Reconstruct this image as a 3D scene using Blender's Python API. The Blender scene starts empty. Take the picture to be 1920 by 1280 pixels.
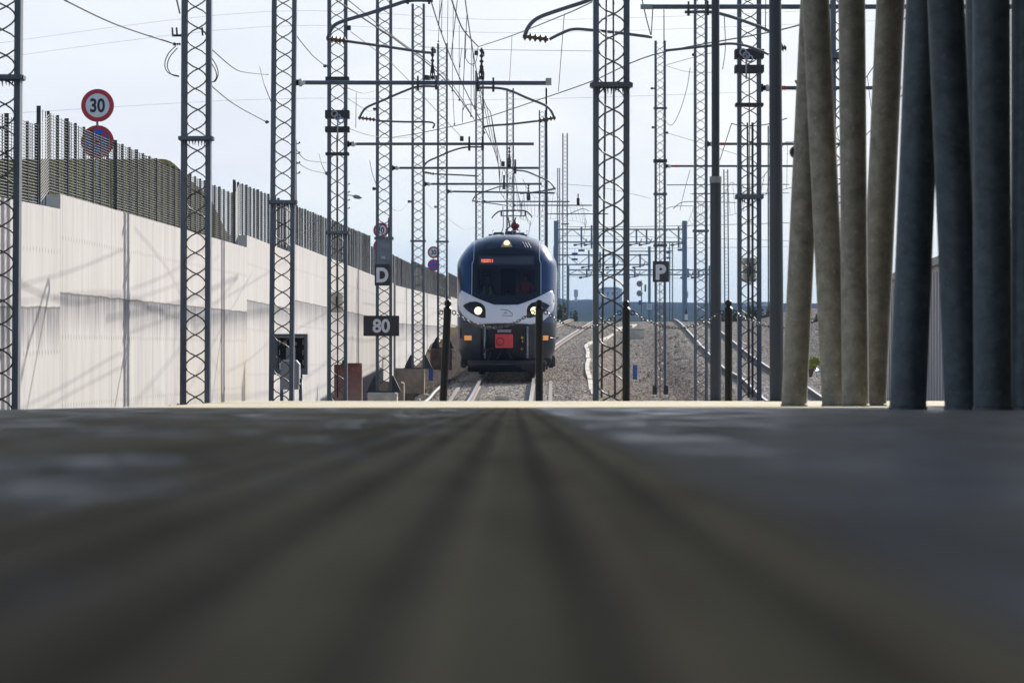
import bpy, bmesh, math, random
from mathutils import Vector, Matrix
from mathutils.geometry import delaunay_2d_cdt
random.seed(7)
R = math.radians
scene = bpy.context.scene

# ------------------------------------------------------------------ camera, sky, sun, exposure
F = 8000.0                      # focal length in photo pixels (photo is 1920 wide)
HOR = 746.0                     # eye-level row of the photo
EYE = 0.06                      # the lens lies almost on the paving
PITCH = math.atan((HOR - 640.0) / F)
cam_d = bpy.data.cameras.new("camera")
cam_d.sensor_width = 36.0
cam_d.lens = 36.0 * F / 1920.0
cam_d.clip_start = 0.05
cam_d.clip_end = 20000.0
cam_d.dof.use_dof = True
cam_d.dof.focus_distance = 95.0
cam_d.dof.aperture_fstop = cam_d.lens / 15.0
cam = bpy.data.objects.new("camera", cam_d)
scene.collection.objects.link(cam)
cam.location = (0, 0, EYE)
cam.rotation_euler = (R(90) + PITCH, 0, 0)
scene.camera = cam

SUN = Vector((.9, 1.55, 1.0)).normalized()      # towards the sun: ahead and to the right
SUN_EL = math.asin(SUN.z)
SUN_AZ = math.atan2(SUN.x, SUN.y)
world = bpy.data.worlds.new("World")
scene.world = world
world.use_nodes = True
wt = world.node_tree
for n in list(wt.nodes):
    wt.nodes.remove(n)
wo = wt.nodes.new('ShaderNodeOutputWorld')
bg = wt.nodes.new('ShaderNodeBackground')
sky = wt.nodes.new('ShaderNodeTexSky')
sky.sky_type = 'NISHITA'
sky.sun_disc = False
sky.sun_elevation = SUN_EL
sky.sun_rotation = SUN_AZ
sky.air_density = 1.0
sky.dust_density = 1.0
sky.ozone_density = 1.5
# thin bright cloud veil over the upper sky, soft and broken
tc = wt.nodes.new('ShaderNodeTexCoord')
mp = wt.nodes.new('ShaderNodeMapping')
mp.inputs['Scale'].default_value = (9, 9, 26)
nz = wt.nodes.new('ShaderNodeTexNoise')
nz.inputs['Scale'].default_value = 1.3
nz.inputs['Detail'].default_value = 7
nz.inputs['Roughness'].default_value = 0.55
sep = wt.nodes.new('ShaderNodeSeparateXYZ')
rz = wt.nodes.new('ShaderNodeMapRange')
rz.inputs['From Min'].default_value = 0.02
rz.inputs['From Max'].default_value = 0.056
rn = wt.nodes.new('ShaderNodeMapRange')
rn.inputs['From Min'].default_value = 0.36
rn.inputs['From Max'].default_value = 0.66
mu = wt.nodes.new('ShaderNodeMath'); mu.operation = 'MULTIPLY'
mu2 = wt.nodes.new('ShaderNodeMath'); mu2.operation = 'MULTIPLY_ADD'
mu2.inputs[1].default_value = 0.22
mu2.inputs[2].default_value = 0.78
mixc = wt.nodes.new('ShaderNodeMix'); mixc.data_type = 'RGBA'
mixb = wt.nodes.new('ShaderNodeMix'); mixb.data_type = 'RGBA'   # pale cyan low down, milky white above
mixb.inputs['A'].default_value = (4.1, 5.0, 5.55, 1)
mixb.inputs['B'].default_value = (5.35, 5.5, 5.8, 1)
L = wt.links.new
L(tc.outputs['Generated'], mp.inputs['Vector'])
L(mp.outputs['Vector'], nz.inputs['Vector'])
L(tc.outputs['Generated'], sep.inputs[0])
L(sep.outputs['Z'], rz.inputs['Value'])
L(nz.outputs['Fac'], rn.inputs['Value'])
L(rn.outputs[0], mu2.inputs[0])
L(rz.outputs[0], mixb.inputs['Factor'])
L(mixb.outputs['Result'], mixc.inputs['B'])
mu.inputs[0].default_value = 1.0
L(mu2.outputs[0], mu.inputs[1])
rh = wt.nodes.new('ShaderNodeMapRange')          # the veil thins out high up, where the sky turns deep blue
rh.inputs['From Min'].default_value = 0.14
rh.inputs['From Max'].default_value = 0.38
rh.inputs['To Min'].default_value = 1.0
rh.inputs['To Max'].default_value = 0.0
mu3 = wt.nodes.new('ShaderNodeMath'); mu3.operation = 'MULTIPLY'
L(sep.outputs['Z'], rh.inputs['Value'])
L(mu.outputs[0], mu3.inputs[0])
L(rh.outputs[0], mu3.inputs[1])
L(mu3.outputs[0], mixc.inputs['Factor'])
L(sky.outputs[0], mixc.inputs['A'])
L(mixc.outputs['Result'], bg.inputs['Color'])
bg.inputs['Strength'].default_value = 0.12
L(bg.outputs[0], wo.inputs['Surface'])

sun_d = bpy.data.lights.new("sun", 'SUN')
sun_d.energy = 5.0
sun_d.angle = R(0.53)
sun_d.color = (1.0, 0.95, 0.87)
sun = bpy.data.objects.new("sun", sun_d)
scene.collection.objects.link(sun)
sun.rotation_euler = SUN.to_track_quat('Z', 'Y').to_euler()
sun.location = (30, 40, 40)

scene.view_settings.view_transform = 'Standard'
scene.view_settings.look = 'None'
scene.view_settings.exposure = 0.5
scene.view_settings.gamma = 1.0
scene.cycles.volume_bounces = 0
scene.cycles.max_bounces = 8
scene.cycles.transparent_max_bounces = 16

# ------------------------------------------------------------------ helpers
def P(px, py, s):
    """photo pixel at scale s (pixels per metre) -> world point"""
    Y = F / s
    xc, yc = (px - 960) / F, (640 - py) / F
    t = Y / (math.cos(PITCH) - yc * math.sin(PITCH))
    return Vector((t * xc, Y, EYE + t * (math.sin(PITCH) + yc * math.cos(PITCH))))

ORG = {}
class MB:
    def __init__(self):
        self.v, self.f, self.m, self.uv = [], [], [], []
    def face(self, idx, m=0):
        self.f.append(tuple(idx)); self.m.append(m)
    def box(self, c, s, m=0, rot=None):
        b = len(self.v)
        for dx in (-.5, .5):
            for dy in (-.5, .5):
                for dz in (-.5, .5):
                    d = Vector((dx * s[0], dy * s[1], dz * s[2]))
                    if rot is not None: d = rot @ d
                    self.v.append(Vector(c) + d)
        for q in ((0,1,3,2),(4,6,7,5),(0,4,5,1),(2,3,7,6),(0,2,6,4),(1,5,7,3)):
            self.face([b + i for i in q], m)
        return self
    def bbox(self, c, s, bev=.02, m=0):
        """box with chamfered vertical and top edges"""
        x, y, z = s[0] / 2, s[1] / 2, s[2]
        ring = [(-x+bev,-y),(x-bev,-y),(x,-y+bev),(x,y-bev),(x-bev,y),(-x+bev,y),(-x,y-bev),(-x,-y+bev)]
        b = len(self.v); c = Vector(c)
        for zz, k in ((-z/2,1),(z/2-bev,1),(z/2,1-bev/max(x,y))):
            for p in ring: self.v.append(c + Vector((p[0]*k, p[1]*k, zz)))
        for r in range(2):
            for i in range(8):
                j = (i+1) % 8
                self.face([b+r*8+i, b+r*8+j, b+r*8+8+j, b+r*8+8+i], m)
        self.face([b+16+i for i in range(8)], m)
        self.face([b+7-i for i in range(8)], m)
        return self
    def tube(self, pts, r, n=6, m=0, cap=True, closed=False):
        pts = [Vector(p) for p in pts]
        rad = r if isinstance(r, (list, tuple)) else [r] * len(pts)
        b = len(self.v); k = len(pts)
        up = None
        for i, p in enumerate(pts):
            if closed: t = pts[(i+1) % k] - pts[i-1]
            else: t = pts[min(i+1, k-1)] - pts[max(i-1, 0)]
            if t.length < 1e-9: t = Vector((0,0,1))
            t.normalize()
            if up is None:
                up = Vector((0,0,1)) if abs(t.z) < .9 else Vector((0,1,0))
            a = up - t * up.dot(t)
            if a.length < 1e-4:
                a = Vector((1,0,0)) - t * t.x
            a.normalize(); up = a
            c = t.cross(a)
            for j in range(n):
                an = 2 * math.pi * j / n
                self.v.append(p + (a * math.cos(an) + c * math.sin(an)) * rad[i])
        for i in range(k if closed else k - 1):
            i2 = (i + 1) % k
            for j in range(n):
                j2 = (j + 1) % n
                self.face([b+i*n+j, b+i*n+j2, b+i2*n+j2, b+i2*n+j], m)
        if cap and not closed:
            self.face([b + n - 1 - j for j in range(n)], m)
            self.face([b + (k-1)*n + j for j in range(n)], m)
        return self
    def lathe(self, p, q, prof, n=12, m=0):
        """profile of (t along p->q in metres, radius)"""
        p, q = Vector(p), Vector(q)
        d = (q - p).normalized()
        return self.tube([p + d * t for t, r in prof], [max(r, 1e-4) for t, r in prof], n, m)
    def sphere(self, c, r, n=12, m=0, sz=1.0):
        c = Vector(c); k = 8
        prof = [(-r * sz * math.cos(math.pi * i / k), r * math.sin(math.pi * i / k)) for i in range(k + 1)]
        return self.tube([c + Vector((0, 0, t)) for t, _ in prof], [max(x, 1e-4) for _, x in prof], n, m)
    def prism(self, poly, depth, o, ax, ay, az, m=0):
        """poly in (ax, ay) plane at o, extruded along az"""
        b = len(self.v); k = len(poly)
        o, ax, ay, az = Vector(o), Vector(ax), Vector(ay), Vector(az)
        for t in (0, depth):
            for x, y in poly: self.v.append(o + ax * x + ay * y + az * t)
        self.face([b + k - 1 - i for i in range(k)], m)
        self.face([b + k + i for i in range(k)], m)
        for i in range(k):
            j = (i + 1) % k
            self.face([b+i, b+j, b+k+j, b+k+i], m)
        return self
    def sweep(self, prof, path, m=None):
        """closed profile (x across, z up) swept along a path that stays roughly level; m = material per profile edge"""
        b = len(self.v); k = len(prof); n = len(path)
        path = [Vector(p) for p in path]
        for i, p in enumerate(path):
            t = path[min(i+1, n-1)] - path[max(i-1, 0)]
            t.normalize()
            side = t.cross(Vector((0,0,1))).normalized()
            upv = side.cross(t)
            for x, z in prof: self.v.append(p + side * x + upv * z)
        for i in range(n - 1):
            for j in range(k):
                j2 = (j+1) % k
                self.face([b+i*k+j, b+i*k+j2, b+(i+1)*k+j2, b+(i+1)*k+j], m[j] if m else 0)
        self.face([b + k - 1 - j for j in range(k)]); self.face([b+(n-1)*k + j for j in range(k)])
        return self
    def add(self, verts, faces, m=0):
        b = len(self.v)
        self.v += [Vector(v) for v in verts]
        for f in faces: self.face([b + i for i in f], m)
        return self
    def build(self, name, mats, parent=None, origin=None, smooth=False, kind=None):
        me = bpy.data.meshes.new(name)
        o = bpy.data.objects.new(name, me)
        if parent is not None:
            og = ORG[parent]
        else:
            og = Vector(origin) if origin is not None else Vector((0,0,0))
            o.location = og
        me.from_pydata([tuple(v - og) for v in self.v], [], self.f)
        if not isinstance(mats, (list, tuple)): mats = [mats]
        for mt in mats: me.materials.append(mt)
        if len(mats) > 1:
            me.polygons.foreach_set('material_index', self.m)
        if smooth:
            me.polygons.foreach_set('use_smooth', [True] * len(me.polygons))
        if self.uv:
            ul = me.uv_layers.new(name='UVMap')
            for lp in me.loops: ul.data[lp.index].uv = self.uv[lp.vertex_index]
        me.update()
        scene.collection.objects.link(o)
        if parent is not None: o.parent = parent
        ORG[o] = og
        if kind: o['kind'] = kind
        return o

def fixnormals(o, ang=None):
    bm = bmesh.new(); bm.from_mesh(o.data)
    bmesh.ops.recalc_face_normals(bm, faces=bm.faces[:])
    bm.to_mesh(o.data); bm.free()
    if ang is not None:
        o.data.polygons.foreach_set('use_smooth', [True] * len(o.data.polygons))
        try: o.data.set_sharp_from_angle(angle=ang)
        except Exception: pass
    return o

def tag(o, label, cat, group=None):
    o['label'] = label; o['category'] = cat
    if group: o['group'] = group
    return o

def thing(name, label, cat, loc, group=None):
    o = bpy.data.objects.new(name, None)
    o.empty_display_size = .2
    o.location = loc
    scene.collection.objects.link(o)
    ORG[o] = Vector(loc)
    return tag(o, label, cat, group)

def copy_thing(root, delta, label=None):
    delta = Vector(delta)
    r = root.copy(); scene.collection.objects.link(r); r.location = root.location + delta
    ORG[r] = ORG[root] + delta
    if label: r['label'] = label
    def rec(a, b):
        for ch in list(a.children):
            c = ch.copy(); scene.collection.objects.link(c); c.parent = b
            rec(ch, c)
    rec(root, r)
    return r

def text_mesh(txt, height, bold=0.0, condense=1.0):
    """verts/faces of lettering centred on the origin in the x-z plane, cap height = height; lies at y = 0"""
    cu = bpy.data.curves.new('lettering', 'FONT')
    cu.body = txt; cu.size = 1.0; cu.offset = bold; cu.align_x = 'LEFT'; cu.resolution_u = 6
    ob = bpy.data.objects.new('lettering', cu)
    scene.collection.objects.link(ob)
    dg = bpy.context.evaluated_depsgraph_get(); dg.update()
    me = ob.evaluated_get(dg).to_mesh()
    vs = [v.co.copy() for v in me.vertices]; fs = [tuple(p.vertices) for p in me.polygons]
    ob.evaluated_get(dg).to_mesh_clear()
    bpy.data.objects.remove(ob); bpy.data.curves.remove(cu)
    x0, x1 = min(v.x for v in vs), max(v.x for v in vs)
    y0, y1 = min(v.y for v in vs), max(v.y for v in vs)
    k = height / (y1 - y0)
    return [Vector(((v.x - (x0+x1)/2) * k * condense, 0, (v.y - (y0+y1)/2) * k)) for v in vs], fs

def put_text(mb, txt, height, at, bold=0.0, condense=1.0, m=0):
    vs, fs = text_mesh(txt, height, bold, condense)
    return mb.add([Vector(at) + v for v in vs], fs, m)

# ------------------------------------------------------------------ materials
class NT:
    def __init__(self, name):
        self.mat = bpy.data.materials.new(name)
        self.mat.use_nodes = True
        self.t = self.mat.node_tree
        self.b = self.t.nodes['Principled BSDF']
    def n(self, kind, **kw):
        nd = self.t.nodes.new(kind)
        for k, v in kw.items(): setattr(nd, k, v)
        return nd
    def link(self, a, b): self.t.links.new(a, b)
    def pos(self): return self.n('ShaderNodeNewGeometry').outputs['Position']
    def objco(self): return self.n('ShaderNodeTexCoord').outputs['Object']
    def noise(self, vec, scale, detail=5, rough=.55, stretch=(1,1,1)):
        mp = self.n('ShaderNodeMapping'); mp.inputs['Scale'].default_value = stretch
        self.link(vec, mp.inputs['Vector'])
        nz = self.n('ShaderNodeTexNoise'); nz.inputs['Scale'].default_value = scale
        nz.inputs['Detail'].default_value = detail; nz.inputs['Roughness'].default_value = rough
        self.link(mp.outputs[0], nz.inputs['Vector'])
        return nz.outputs['Fac']
    def ramp(self, fac, stops):
        r = self.n('ShaderNodeValToRGB')
        el = r.color_ramp.elements
        while len(el) < len(stops): el.new(.5)
        for e, (p, c) in zip(el, stops):
            e.position = p; e.color = tuple(c) + (1,) if len(c) == 3 else c
        self.link(fac, r.inputs['Fac'])
        return r.outputs['Color']
    def rng(self, v, a, b, c=0., d=1.):
        m = self.n('ShaderNodeMapRange')
        for k, x in (('From Min', a), ('From Max', b), ('To Min', c), ('To Max', d)): m.inputs[k].default_value = x
        self.link(v, m.inputs['Value']); return m.outputs[0]
    def math(self, op, a, b=None):
        m = self.n('ShaderNodeMath', operation=op)
        for i, x in enumerate((a, b)):
            if x is None: continue
            if isinstance(x, (int, float)): m.inputs[i].default_value = x
            else: self.link(x, m.inputs[i])
        return m.outputs[0]
    def mix(self, fac, a, b, mode='MIX'):
        m = self.n('ShaderNodeMix', data_type='RGBA', blend_type=mode)
        for k, x in (('Factor', fac), ('A', a), ('B', b)):
            s = m.inputs[k] if k == 'Factor' else [i for i in m.inputs if i.name == k and i.type == 'RGBA'][0]
            if isinstance(x, (int, float)): s.default_value = x
            elif isinstance(x, tuple): s.default_value = x + (1,) if len(x) == 3 else x
            else: self.link(x, s)
        return [o for o in m.outputs if o.type == 'RGBA'][0]
    def bump(self, h, strength=.3, dist=.01):
        b = self.n('ShaderNodeBump'); b.inputs['Strength'].default_value = strength
        b.inputs['Distance'].default_value = dist
        self.link(h, b.inputs['Height']); self.link(b.outputs[0], self.b.inputs['Normal'])
    def col(self, c): self.link(c, self.b.inputs['Base Color'])
    def set(self, **kw):
        for k, v in kw.items(): self.b.inputs[k.replace('_', ' ')].default_value = v
        return self

def simple(name, c, rough=.55, metal=0., var=.25, scale=6., bump=0., spec=.5, streak=(1,1,1)):
    m = NT(name); m.set(Roughness=rough, Metallic=metal, Specular_IOR_Level=spec)
    p = m.pos()
    f = m.noise(p, scale, 6, .6, streak)
    lo = tuple(x * (1 - var) for x in c); hi = tuple(min(1, x * (1 + var)) for x in c)
    m.col(m.ramp(f, [(.3, lo), (.7, hi)]))
    if bump: m.bump(m.noise(p, scale * 8, 3), bump, .01)
    return m.mat

def emit(name, c, k):
    m = NT(name); m.set(Emission_Strength=k, Roughness=.3)
    m.b.inputs['Emission Color'].default_value = tuple(c) + (1,)
    m.b.inputs['Base Color'].default_value = tuple(x * .5 for x in c) + (1,)
    return m.mat

M = {}
M['mast'] = simple('mast_paint', (.08, .10, .128), .5, .15, .22, 3.0, streak=(1,1,.25))
M['mast_dark'] = simple('aged_steel', (.035, .037, .042), .6, .3, .35, 9)
M['rod'] = simple('lacing_steel', (.085, .08, .07), .5, .3, .35, 6)
M['galv'] = simple('galvanised_steel', (.32, .34, .37), .42, .6, .2, 12)
M['pole'] = simple('pole_paint', (.042, .052, .07), .5, .2, .22, 4, streak=(1,1,.2))
M['black'] = simple('black_paint', (.007, .0075, .009), .4, 0, .3, 20, spec=.3)
M['chain'] = simple('chain_steel', (.11, .11, .115), .4, .7, .3, 40)
M['insul'] = simple('brown_insulator', (.085, .05, .03), .3, 0, .3, 12)
M['insul_w'] = simple('pale_insulator', (.55, .56, .55), .35, 0, .15, 12)
M['wire'] = simple('wire', (.03, .033, .036), .6, .3, .2, 5)
M['red_paint'] = simple('red_paint', (.42, .03, .025), .5, 0, .2, 12)
M['concrete'] = simple('concrete', (.42, .40, .36), .85, 0, .22, 4, bump=.15)
M['concrete_pale'] = simple('pale_concrete', (.52, .49, .43), .85, 0, .18, 5, bump=.15)
M['plinth'] = simple('footing_concrete', (.22, .18, .13), .9, 0, .35, 3, bump=.3)
M['plinth_red'] = simple('red_footing', (.20, .12, .095), .9, 0, .45, 5, bump=.3)
M['board_black'] = simple('sign_black', (.012, .012, .013), .45, 0, .25, 8)
M['board_white'] = simple('sign_letter_white', (.62, .63, .66), .5, 0, .08, 20)
M['sign_red'] = simple('sign_red', (.50, .015, .03), .4, 0, .1, 10)
M['sign_white'] = simple('sign_white', (.72, .74, .80), .4, 0, .06, 10)
M['sign_blue'] = simple('sign_blue', (.02, .09, .55), .4, 0, .1, 10)
M['blue_plate'] = simple('blue_plate', (.015, .075, .30), .45, 0, .15, 20)
M['cab_grey'] = simple('cabinet_grey', (.24, .25, .26), .5, 0, .08, 3)
M['cab_white'] = simple('cabinet_white', (.62, .64, .68), .4, 0, .08, 3)
M['recess'] = simple('box_dark', (.02, .024, .028), .7, 0, .4, 8)
M['weight'] = simple('cast_concrete_weight', (.66, .62, .50), .85, 0, .25, 7, bump=.2)
M['weight_yellow'] = simple('weight_yellow', (.36, .32, .16), .8, 0, .3, 9)
M['yellow'] = simple('yellow_paint', (.55, .40, .05), .6, 0, .35, 8)
M['wood'] = simple('pole_wood', (.13, .11, .10), .8, 0, .3, 6, streak=(1,1,.1))
M['hose'] = simple('black_hose', (.014, .014, .014), .6, 0, .3, 5)
M['soil'] = simple('soil', (.16, .12, .085), .95, 0, .4, 2, bump=.4)
M['rubble'] = simple('rubble', (.36, .32, .26), .95, 0, .4, 3, bump=.3)
M['bark'] = simple('bark', (.09, .07, .05), .9, 0, .3, 12)
M['far_wall'] = simple('far_building_wall', (.35, .36, .38), .8, 0, .1, .3)
M['far_roof'] = simple('far_building_roof', (.22, .16, .13), .8, 0, .15, .3)
M['window'] = simple('far_window', (.04, .05, .06), .2, 0, .1, 1)
M['truss'] = simple('truss_steel', (.22, .27, .28), .55, .2, .15, 1)  # lightened so the colour carries distance haze
M['hazed_steel'] = simple('portal_column_steel', (.14, .20, .28), .5, .2, .12, 2)  # pale blue of distance haze put into the colour

def mk_rust():
    m = NT('weathered_cabinet'); m.set(Roughness=.8)
    p = m.pos(); f = m.noise(p, 7, 7, .65); g = m.noise(p, 1.6, 3)
    z = m.n('ShaderNodeSeparateXYZ'); m.link(p, z.inputs[0])
    t = m.rng(m.math('ADD', z.outputs['Z'], m.math('MULTIPLY', f, .5)), .2, .9)
    m.col(m.mix(t, m.ramp(f, [(.3, (.24,.15,.14)), (.7, (.33,.23,.21))]), m.ramp(f, [(.35, (.14,.05,.035)), (.6, (.22,.085,.06)), (.75, (.33,.24,.16))])))
    return m.mat
M['rust'] = mk_rust()

def mk_wall():
    m = NT('wall_concrete'); m.set(Roughness=.9, Specular_IOR_Level=.25)
    uv = m.n('ShaderNodeTexCoord').outputs['UV']
    sp = m.n('ShaderNodeSeparateXYZ'); m.link(uv, sp.inputs[0])
    u, v = sp.outputs['X'], sp.outputs['Y']          # u metres along, v metres below the top
    base = m.ramp(m.noise(uv, .35, 4, .6), [(.3, (.49,.465,.44)), (.7, (.59,.565,.535))])
    fine = m.noise(uv, 1.3, 6, .7, (1, .10, 1))
    base = m.mix(.6, base, m.ramp(fine, [(.3, (.34,.325,.32)), (.5, (.51,.485,.465)), (.72, (.61,.585,.56))]))
    # board joints
    jt = m.math('PINGPONG', u, .31)
    joint = m.rng(jt, 0, .022, 1, 0)
    base = m.mix(m.math('MULTIPLY', joint, m.rng(m.noise(uv, 1.2, 3), .35, .7, 0, .32)), base, (.3,.285,.28))
    pj = m.rng(m.math('PINGPONG', u, 3.1), 0, .035, .8, 0)
    base = m.mix(pj, base, (.17,.16,.16))
    # lift joint at 1.42 m below the top with dark run-off below it
    wob = m.math('MULTIPLY', m.math('SUBTRACT', m.noise(uv, .8, 2, .5, (1,0,1)), .5), .06)
    d = m.math('SUBTRACT', m.math('ADD', v, wob), 1.42)
    lip = m.math('MULTIPLY', m.rng(d, -.02, -.004, 0, 1), m.rng(d, .0, .03, 1, 0))
    band = m.math('MULTIPLY', m.rng(d, -.005, .01), m.rng(m.math('ADD', d, m.math('MULTIPLY', m.noise(uv, 5, 4, .6, (1,.05,1)), -.9)), -.42, .18, 1, 0))
    stre = m.rng(m.noise(uv, 6, 5, .7, (1, .07, 1)), .35, .72)
    base = m.mix(m.math('MULTIPLY', band, m.math('MULTIPLY_ADD', stre, .9)), base, (.175,.175,.19))
    base = m.mix(m.math('MULTIPLY', lip, .85), base, (.09,.085,.08))
    tp = m.math('MULTIPLY', m.rng(m.math('ADD', v, m.math('MULTIPLY', m.noise(uv, 2.2, 5, .7, (1,.05,1)), -1.1)), -.5, .15, 1, 0), m.rng(m.noise(uv, 4, 4, .7, (1,.04,1)), .45, .7))
    base = m.mix(m.math('MULTIPLY', tp, .5), base, (.27,.26,.25))
    # thin lines of tie holes and drips
    for off, k in ((.62, .7), (2.05, .75), (3.05, .7)):
        dd = m.math('ABSOLUTE', m.math('SUBTRACT', m.math('ADD', v, wob), off))
        dots = m.rng(m.math('PINGPONG', u, .16), 0, .05, 1, 0)
        base = m.mix(m.math('MULTIPLY', m.math('MULTIPLY', m.rng(dd, .015, .045, 1, 0), dots), k), base, (.12,.11,.10))
        drip = m.math('MULTIPLY', m.math('MULTIPLY', m.rng(m.math('SUBTRACT', v, off), 0, .02), m.rng(m.math('SUBTRACT', v, off), .02, .35, 1, 0)), m.rng(m.noise(uv, 7, 4, .7, (1,.05,1)), .55, .75))
        base = m.mix(m.math('MULTIPLY', drip, .5), base, (.24,.22,.21))
    # ochre lime stains on the low part of one bay
    oc = m.math('MULTIPLY', m.math('MULTIPLY', m.rng(u, 77, 84), m.rng(u, 93, 96, 1, 0)), m.rng(v, 1.5, 2.6))
    oc = m.math('MULTIPLY', oc, m.rng(m.noise(uv, 1.3, 5, .7, (1,.07,1)), .48, .62))
    base = m.mix(m.math('MULTIPLY', oc, .7), base, (.50,.37,.16))
    m.col(base)
    m.bump(m.math('ADD', fine, m.math('MULTIPLY', joint, -.6)), .3, .01)
    return m.mat
M['wall'] = mk_wall()

def mk_gravel(name, stone):
    m = NT(name); m.set(Roughness=.95, Specular_IOR_Level=.04 if stone else 0.)
    if stone:
        rnd = m.n('ShaderNodeObjectInfo').outputs['Random']
        c = m.ramp(rnd, [(0, (.11,.088,.07)), (.25, (.46,.385,.31)), (.5, (.64,.555,.46)), (.75, (.25,.20,.16)), (1, (.84,.76,.66))])
        g = m.noise(m.pos(), .45, 3)
        c = m.mix(m.rng(g, .45, .65, 0, .45), c, (.36,.275,.19))
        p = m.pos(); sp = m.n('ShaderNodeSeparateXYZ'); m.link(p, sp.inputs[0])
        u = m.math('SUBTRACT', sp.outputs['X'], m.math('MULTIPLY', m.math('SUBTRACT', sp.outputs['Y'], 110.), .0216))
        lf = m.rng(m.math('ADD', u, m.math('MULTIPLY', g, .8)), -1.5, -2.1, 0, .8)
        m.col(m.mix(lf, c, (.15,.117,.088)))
    else:
        p = m.pos()
        sp = m.n('ShaderNodeSeparateXYZ'); m.link(p, sp.inputs[0])
        vo = m.n('ShaderNodeTexVoronoi'); vo.inputs['Scale'].default_value = 16
        m.link(p, vo.inputs['Vector'])
        hs = m.n('ShaderNodeSeparateXYZ'); m.link(vo.outputs['Color'], hs.inputs[0])
        grav = m.ramp(hs.outputs['X'], [(0, (.14,.105,.08)), (.5, (.36,.29,.225)), (1, (.6,.5,.41))])
        far = m.ramp(m.noise(p, .012, 6, .6, (1, .35, 1)), [(.32, (.006,.015,.012)), (.45, (.014,.028,.02)), (.55, (.025,.045,.025)), (.7, (.045,.05,.035))])
        wood = m.ramp(m.noise(p, .05, 6, .7), [(.3, (.003,.008,.012)), (.7, (.010,.018,.018))])
        far = m.mix(m.rng(sp.outputs['Y'], 1300, 1900), far, wood)
        soil = m.ramp(m.noise(p, .9, 6, .65), [(.3, (.075,.058,.042)), (.6, (.13,.10,.075)), (.8, (.24,.21,.16))])
        # u runs across the tracks
        u = m.math('SUBTRACT', sp.outputs['X'], m.math('MULTIPLY', m.math('SUBTRACT', sp.outputs['Y'], 110.), .0216))
        left = m.rng(m.math('ADD', u, m.math('MULTIPLY', m.noise(p, .8, 4), .8)), -1.6, -2.0)
        right = m.rng(m.math('ADD', u, m.math('MULTIPLY', m.noise(p, .4, 4), 1.2)), 9.6, 10.3)
        near = m.mix(m.math('MAXIMUM', left, right), grav, soil)
        grass = m.ramp(m.noise(p, 1.2, 8, .75), [(.35, (.028,.034,.012)), (.55, (.07,.07,.03)), (.75, (.14,.12,.06))])
        near = m.mix(m.rng(u, -5.5, -6.0), near, grass)
        m.col(m.mix(m.rng(sp.outputs['Y'], 252, 300), near, far))
        m.bump(vo.outputs['Distance'], .8, .04)
    return m.mat
M['ground'] = mk_gravel('ground', False)
M['stone'] = mk_gravel('ballast_stone', True)

def mk_paving():
    m = NT('platform_paving')
    p = m.pos()
    sp = m.n('ShaderNodeSeparateXYZ'); m.link(p, sp.inputs[0])
    X, Y = sp.outputs['X'], sp.outputs['Y']
    n1 = m.noise(p, 6.0, 5, .6)
    n2 = m.noise(p, 6.0, 5, .62, (1, .07, 1))
    base = m.ramp(n1, [(.3, (.46,.325,.16)), (.7, (.60,.435,.225))])
    base = m.mix(m.rng(n2, .45, .60, 0, .8), base, (.25,.155,.066))
    # dirt packed in the grooves of the guide strip, 6 cm apart
    xs = m.math('ADD', m.math('ADD', X, 10.038 + .012), m.math('MULTIPLY', m.math('SUBTRACT', m.noise(p, 1.5, 2, .5, (1,.2,1)), .5), .012))
    g = m.math('PINGPONG', xs, .03)                     # 0 at groove centre, .03 on the rib
    groove = m.rng(g, .003, .017, 1, 0)
    inside = m.math('MULTIPLY', m.rng(X, -.42, -.40), m.rng(X, .10, .12, 1, 0))
    groove = m.math('MULTIPLY', groove, inside)
    groove = m.math('MULTIPLY', groove, m.rng(m.noise(p, 11, 4, .65, (1,.06,1)), .36, .62, .32, 1))
    base = m.mix(m.math('MULTIPLY', groove, .68), base, (.155,.095,.045))
    # worn smooth slabs to the right of the strip and in spots at the left, blue sky sheen painted in
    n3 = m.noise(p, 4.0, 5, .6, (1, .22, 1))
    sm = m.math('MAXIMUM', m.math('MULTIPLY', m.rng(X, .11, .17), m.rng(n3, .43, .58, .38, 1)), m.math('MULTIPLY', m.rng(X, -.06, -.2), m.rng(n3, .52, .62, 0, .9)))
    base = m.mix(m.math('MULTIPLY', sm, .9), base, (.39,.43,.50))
    m.col(base)
    m.link(m.rng(sm, 0, 1, .85, .3), m.b.inputs['Roughness'])
    m.bump(n1, .2, .004)
    return m.mat
M['paving'] = mk_paving()

def mk_strip():
    m = NT('platform_end_paving'); m.set(Roughness=.85)
    p = m.pos()
    n = m.noise(p, 5.0, 5, .7, (1, .15, 1))
    m.col(m.ramp(n, [(.3, (.40,.35,.25)), (.48, (.52,.485,.40)), (.58, (.50,.40,.13)), (.64, (.54,.50,.42)), (.75, (.47,.44,.37))]))
    m.bump(m.noise(p, 25, 3), .3, .01)
    return m.mat
M['strip'] = mk_strip()

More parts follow.
